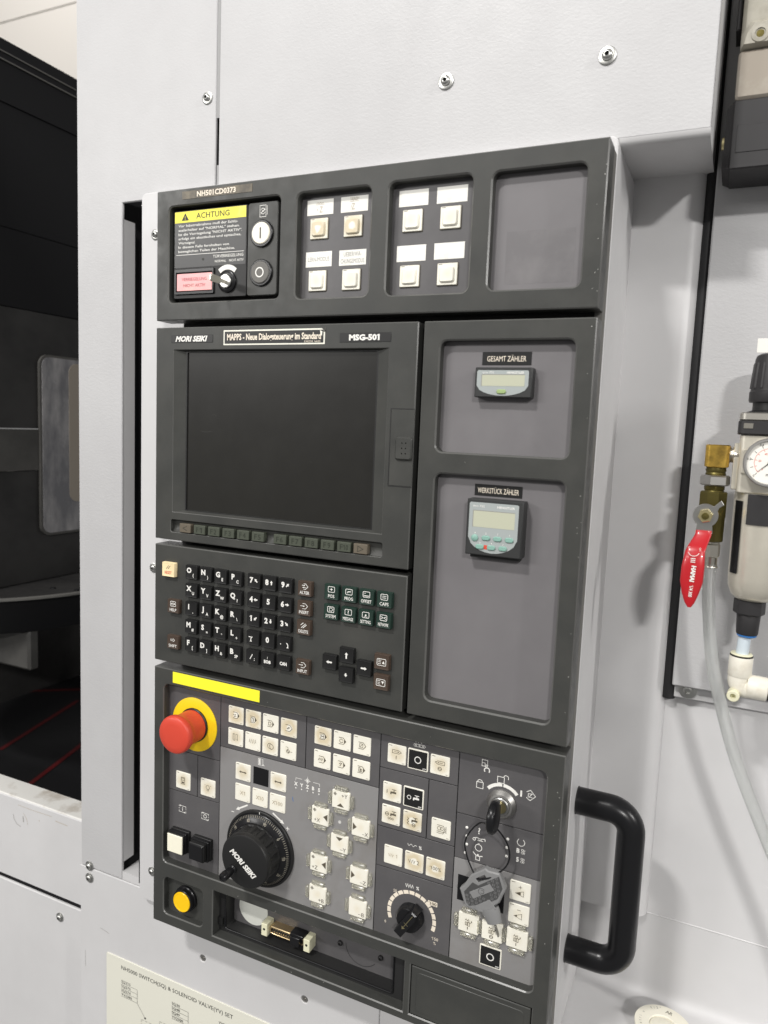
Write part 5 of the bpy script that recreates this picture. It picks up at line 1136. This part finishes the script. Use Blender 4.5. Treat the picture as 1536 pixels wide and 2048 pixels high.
# ball valve with red lever
VX, VY = 532, 96
t = thing('ball_valve', 'brass ball valve with red lever handle left of the air filter', 'valve', (VX, VY, -334))
fin(vbox(522.6, 541.8, 86, 106, -247, -228, 4), 'elbow', 'brass', t)
bm = B(); lathe(bm, (540, VY, -236), (1, 0, 0), [(7.4, 0), (7.4, 2), (6.4, 2.6), (6.8, 4), (6.2, 5), (6.2, 9)], 24); fin(bm, 'elbow_nipple', 'nickel', t)
bm = B(); lathe(bm, (VX, VY, -270), (0, 0, 1), [(8.2, 0), (7.6, 1), (8.2, 2), (7.6, 3), (8.2, 4), (7.8, 16), (8.3, 17), (7.7, 18.4), (8.3, 20), (7.8, 23)], 28); fin(bm, 'threaded_nipple', 'brass_dark', t)
bm = B(); lathe(bm, (VX, VY, -263), (0, 0, 1), [(10.6, 0), (12.2, 1.2), (12.2, 7.8), (10.6, 9)], 6, up=(1, 0.25, 0)); fin(bm, 'hex_nut', 'steel_dull', t, 20)
bm = B(); lathe(bm, (VX, VY, -311), (0, 0, 1), [(10.2, 0), (11.2, 1), (11.2, 20), (11.6, 22), (11.6, 42), (10.6, 43)], 8, up=(1, .4, 0)); fin(bm, 'valve_body', 'brass_dark', t, 20)
bm = B(); lathe(bm, (527.4, 86, -287.6), (0, -1, 0), [(5, 0), (5, 10)], 20); fin(bm, 'stem', 'brass', t)
dp = [(527.4 + 10*math.cos(math.radians(q)), -287.6 + 10*math.sin(math.radians(q))) for q in range(-55, 26, 10)] + [(537.4, -280.4), (541, -277.6), (538.6, -274.2), (533.4, -279.4)] + [(527.4 + 10*math.cos(math.radians(q)), -287.6 + 10*math.sin(math.radians(q))) for q in range(62, 236, 10)] + [(520.8, -299), (520.6, -302.4), (534, -302.4), (533.4, -297)]
lv = B(); plate(lv, polyf(dp), [], 75, 77.4, .3, True); lv = fin(lv, 'lever_plate', 'steel', t)
bm = B(); lathe(bm, (527.4, 75, -287.6), (0, -1, 0), [(5.9, 0), (5.9, 3.4), (5.2, 4.2), (3.2, 4.2)], 6, up=(.3, 0, 1), cap1=True); fin(bm, 'lever_nut', 'brass_pale', t, 20)
bm = B(); lathe(bm, (527.4, 71, -287.6), (0, -1, 0), [(3, 0), (2.8, 1.6), (.1, 1.8)], 16, cap1=False); fin(bm, 'stem_end', 'brass_dark', t)
bm = B(); pro = [(-300, 521, 533.6, 75.6, 3), (-304, 520.6, 533.4, 74.6, 3.2), (-312, 516.6, 531, 66, 3.6), (-317, 514.6, 530, 62.6, 4), (-330, 512.8, 530.6, 61, 4.2), (-342, 512.6, 530.4, 60.6, 4.2), (-352, 514.6, 528, 60.6, 4), (-360, 517.4, 525.4, 60.8, 3.6), (-364, 520, 523, 61, 2.4)]
rs = []
for z, x0, x1, y, th in pro:
    m_ = (x0 + x1)/2; hw = (x1 - x0)/2
    rs.append([bm.verts.new((m_ + hw*(abs(math.cos(q))**.6)*(1 if math.cos(q) >= 0 else -1), y + th*.5*math.sin(q), z)) for q in [2*math.pi*i/20 for i in range(20)]])
for a, b in zip(rs, rs[1:]): bridge(bm, a, b)
bm.faces.new(rs[0]); bm.faces.new(rs[-1]); lh = fin(bm, 'lever_handle', 'lever_red', t, 60)
k = Ink(); k.text('HAMAI', 0, -1.6, 3.2, 13.5, bold=.05, rot=math.radians(-93)); k.build(lh, 'print_white', 520.6, 58.2, -333.5)
k = Ink(); k.text('1/4 300', 0, -1.4, 2.6, 10, bold=.02, rot=math.radians(-93)); k.build(lh, 'print_white', 520.4, 58.3, -348.4)
k = Ink()
for i in range(3): k.line([(-1.8, -i*1.5), (1.8, -i*1.5)], .7)
k.arc(0, 6.4, 4.4, .5, 200, 340); k.text('OFF', -4.4, 8, 1.5, 3.4, rot=math.radians(-80)); k.text('ON', 4, 8, 1.5, 2.8, rot=math.radians(-80)); k.build(lh, 'print_white', 521.4, 58.4, -322.4)
bm = B(); lathe(bm, (534.6, VY, -325), (0, 0, 1), [(5.6, 0), (6.6, .8), (6.6, 11), (5.8, 12), (5.8, 15)], 6, up=(1, .3, 0)); fin(bm, 'tube_nut', 'nickel', t, 20)
bm = B(); lathe(bm, (534.6, VY, -334), (0, 0, 1), [(5.6, 0), (5.8, .5), (5.6, 1.2), (4.9, 1.6), (5, 9.4)], 24); fin(bm, 'tube_collar', 'nickel', t)
# clear hose
bm = B(); sweep(bm, smooth_path([(534.6, VY, -331), (534.4, VY, -345), (536.6, VY, -373), (542.6, VY, -415), (551.5, VY, -449), (569.6, VY, -503), (599, VY - 2, -567), (640, VY - 4, -650), (660, VY - 4, -700)], 8), 5.3, 20, False); sweep(bm, smooth_path([(534.6, VY, -331), (534.4, VY, -345), (536.6, VY, -373), (542.6, VY, -415), (551.5, VY, -449), (569.6, VY, -503), (599, VY - 2, -567), (640, VY - 4, -650), (660, VY - 4, -700)], 8), 3.6, 16, False)
tag(fin(bm, 'air_hose', 'hose_clear', recalc=False), 'translucent plastic hose running down from the ball valve to the lower right', 'hose')
# tape spool on the ledge
t = thing('tape_spool', 'white round tape spool lying on the ledge at the bottom right', 'tape', (530, 107, -797))
bm = B(); lathe(bm, (530, 107, -797), (0, 0, 1), [(26, 0), (26, 1.6), (25.4, 2), (22.6, 2), (22.6, 15), (25.4, 15), (26, 15.4), (26, 17), (25.6, 17.4), (13, 17.4), (12.4, 16.8), (12.4, 12), (.1, 12)], 56, cap1=False); fin(bm, 'spool', 'tape_white', t)
bm = B(); lathe(bm, (530, 107, -797), (0, 0, 1), [(12, 11), (12, 15.6), (11.4, 16), (.1, 16)], 40, cap1=False); fin(bm, 'hub_disc', 'tape_white', t)
def ringtext(s, r, a0, step, h, mt):
    for i, ch in enumerate(s):
        if ch == ' ': continue
        a = math.radians(a0 - step*i); k = Ink(); k.text(ch, 0, -h/2, h)
        R = Matrix.Rotation(a - math.pi/2, 3, 'Z') @ Matrix.Rotation(-math.pi/2, 3, 'X')
        k.build(t, mt, 530 + r*math.cos(a), 107 + r*math.sin(a), -797 + 17.55, 'letter', R)
ringtext('12 metri x', 21, 235, 9, 2.6, 'print_grey'); ringtext('1/2"', 21.5, 125, 8, 2.8, 'print_grey'); ringtext('AR', 19, 82, 10, 4, 'print_brown')
# placard
t = thing('diagram_placard', 'cream placard with switch and solenoid valve diagram on the lower front plate', 'sign', (20, 47.4, -1000))
bm = B(); plate(bm, rr(-117.6, 150, -1004, -896.4, 2), [], 46.8, YS, .25); fin(bm, 'plate', 'placard', t)
k = Ink(); k.text('NH5000 SWITCH(SQ) & SOLENOID VALVE(YV) SET', 0, 0, 5, None, align='L', cond=1.04); k.build(t, 'print_black', -92.5, 46.6, -910.4, 'heading')
k = Ink()
for i, s in enumerate(('SQ215', 'SQ275', 'SQ274', 'YV2380')): k.text(s, 0, -i*5.9, 3.2, 15 if i < 3 else 17, align='L'); k.line([(0, -1 - i*5.9), (26, -1 - i*5.9)], .3)
k.line([(26, -1), (26, -19), (38.6, -34)], .35); k.disc(38.8, -34, 1.4, 10); k.line([(0, 0)] + [(0, .1)], .1)
for i, s in enumerate(('SQ30', 'SQ48', 'SQ49', 'YV2300')): k.text(s, 80.6, 1.8 - i*5.9, 3.2, 12 if i < 3 else 17, align='L'); k.line([(80.6, .8 - i*5.9), (105.4, .8 - i*5.9)], .3)
k.line([(105.4, .8), (105.4, -24)], .35)
for i, s in enumerate(('YV2210', 'YV2220')): k.text(s, 150, 4.4 - i*5.9, 3.2, 17, align='L'); k.line([(150, 3.4 - i*5.9), (176, 3.4 - i*5.9)], .3)
for i in range(8): k.line([(33 + i*6, -37.5), (37 + i*6, -37.5)], .3); k.line([(33, -38 - i*5), (33, -41 - i*5)], .3)
for i in range(8): k.line([(62 + i*6, -28.6), (66 + i*6, -28.6)], .3); k.line([(62, -29 - i*5), (62, -32 - i*5)], .3)
k.build(t, 'print_black', -92.4, 46.6, -928, 'diagram')
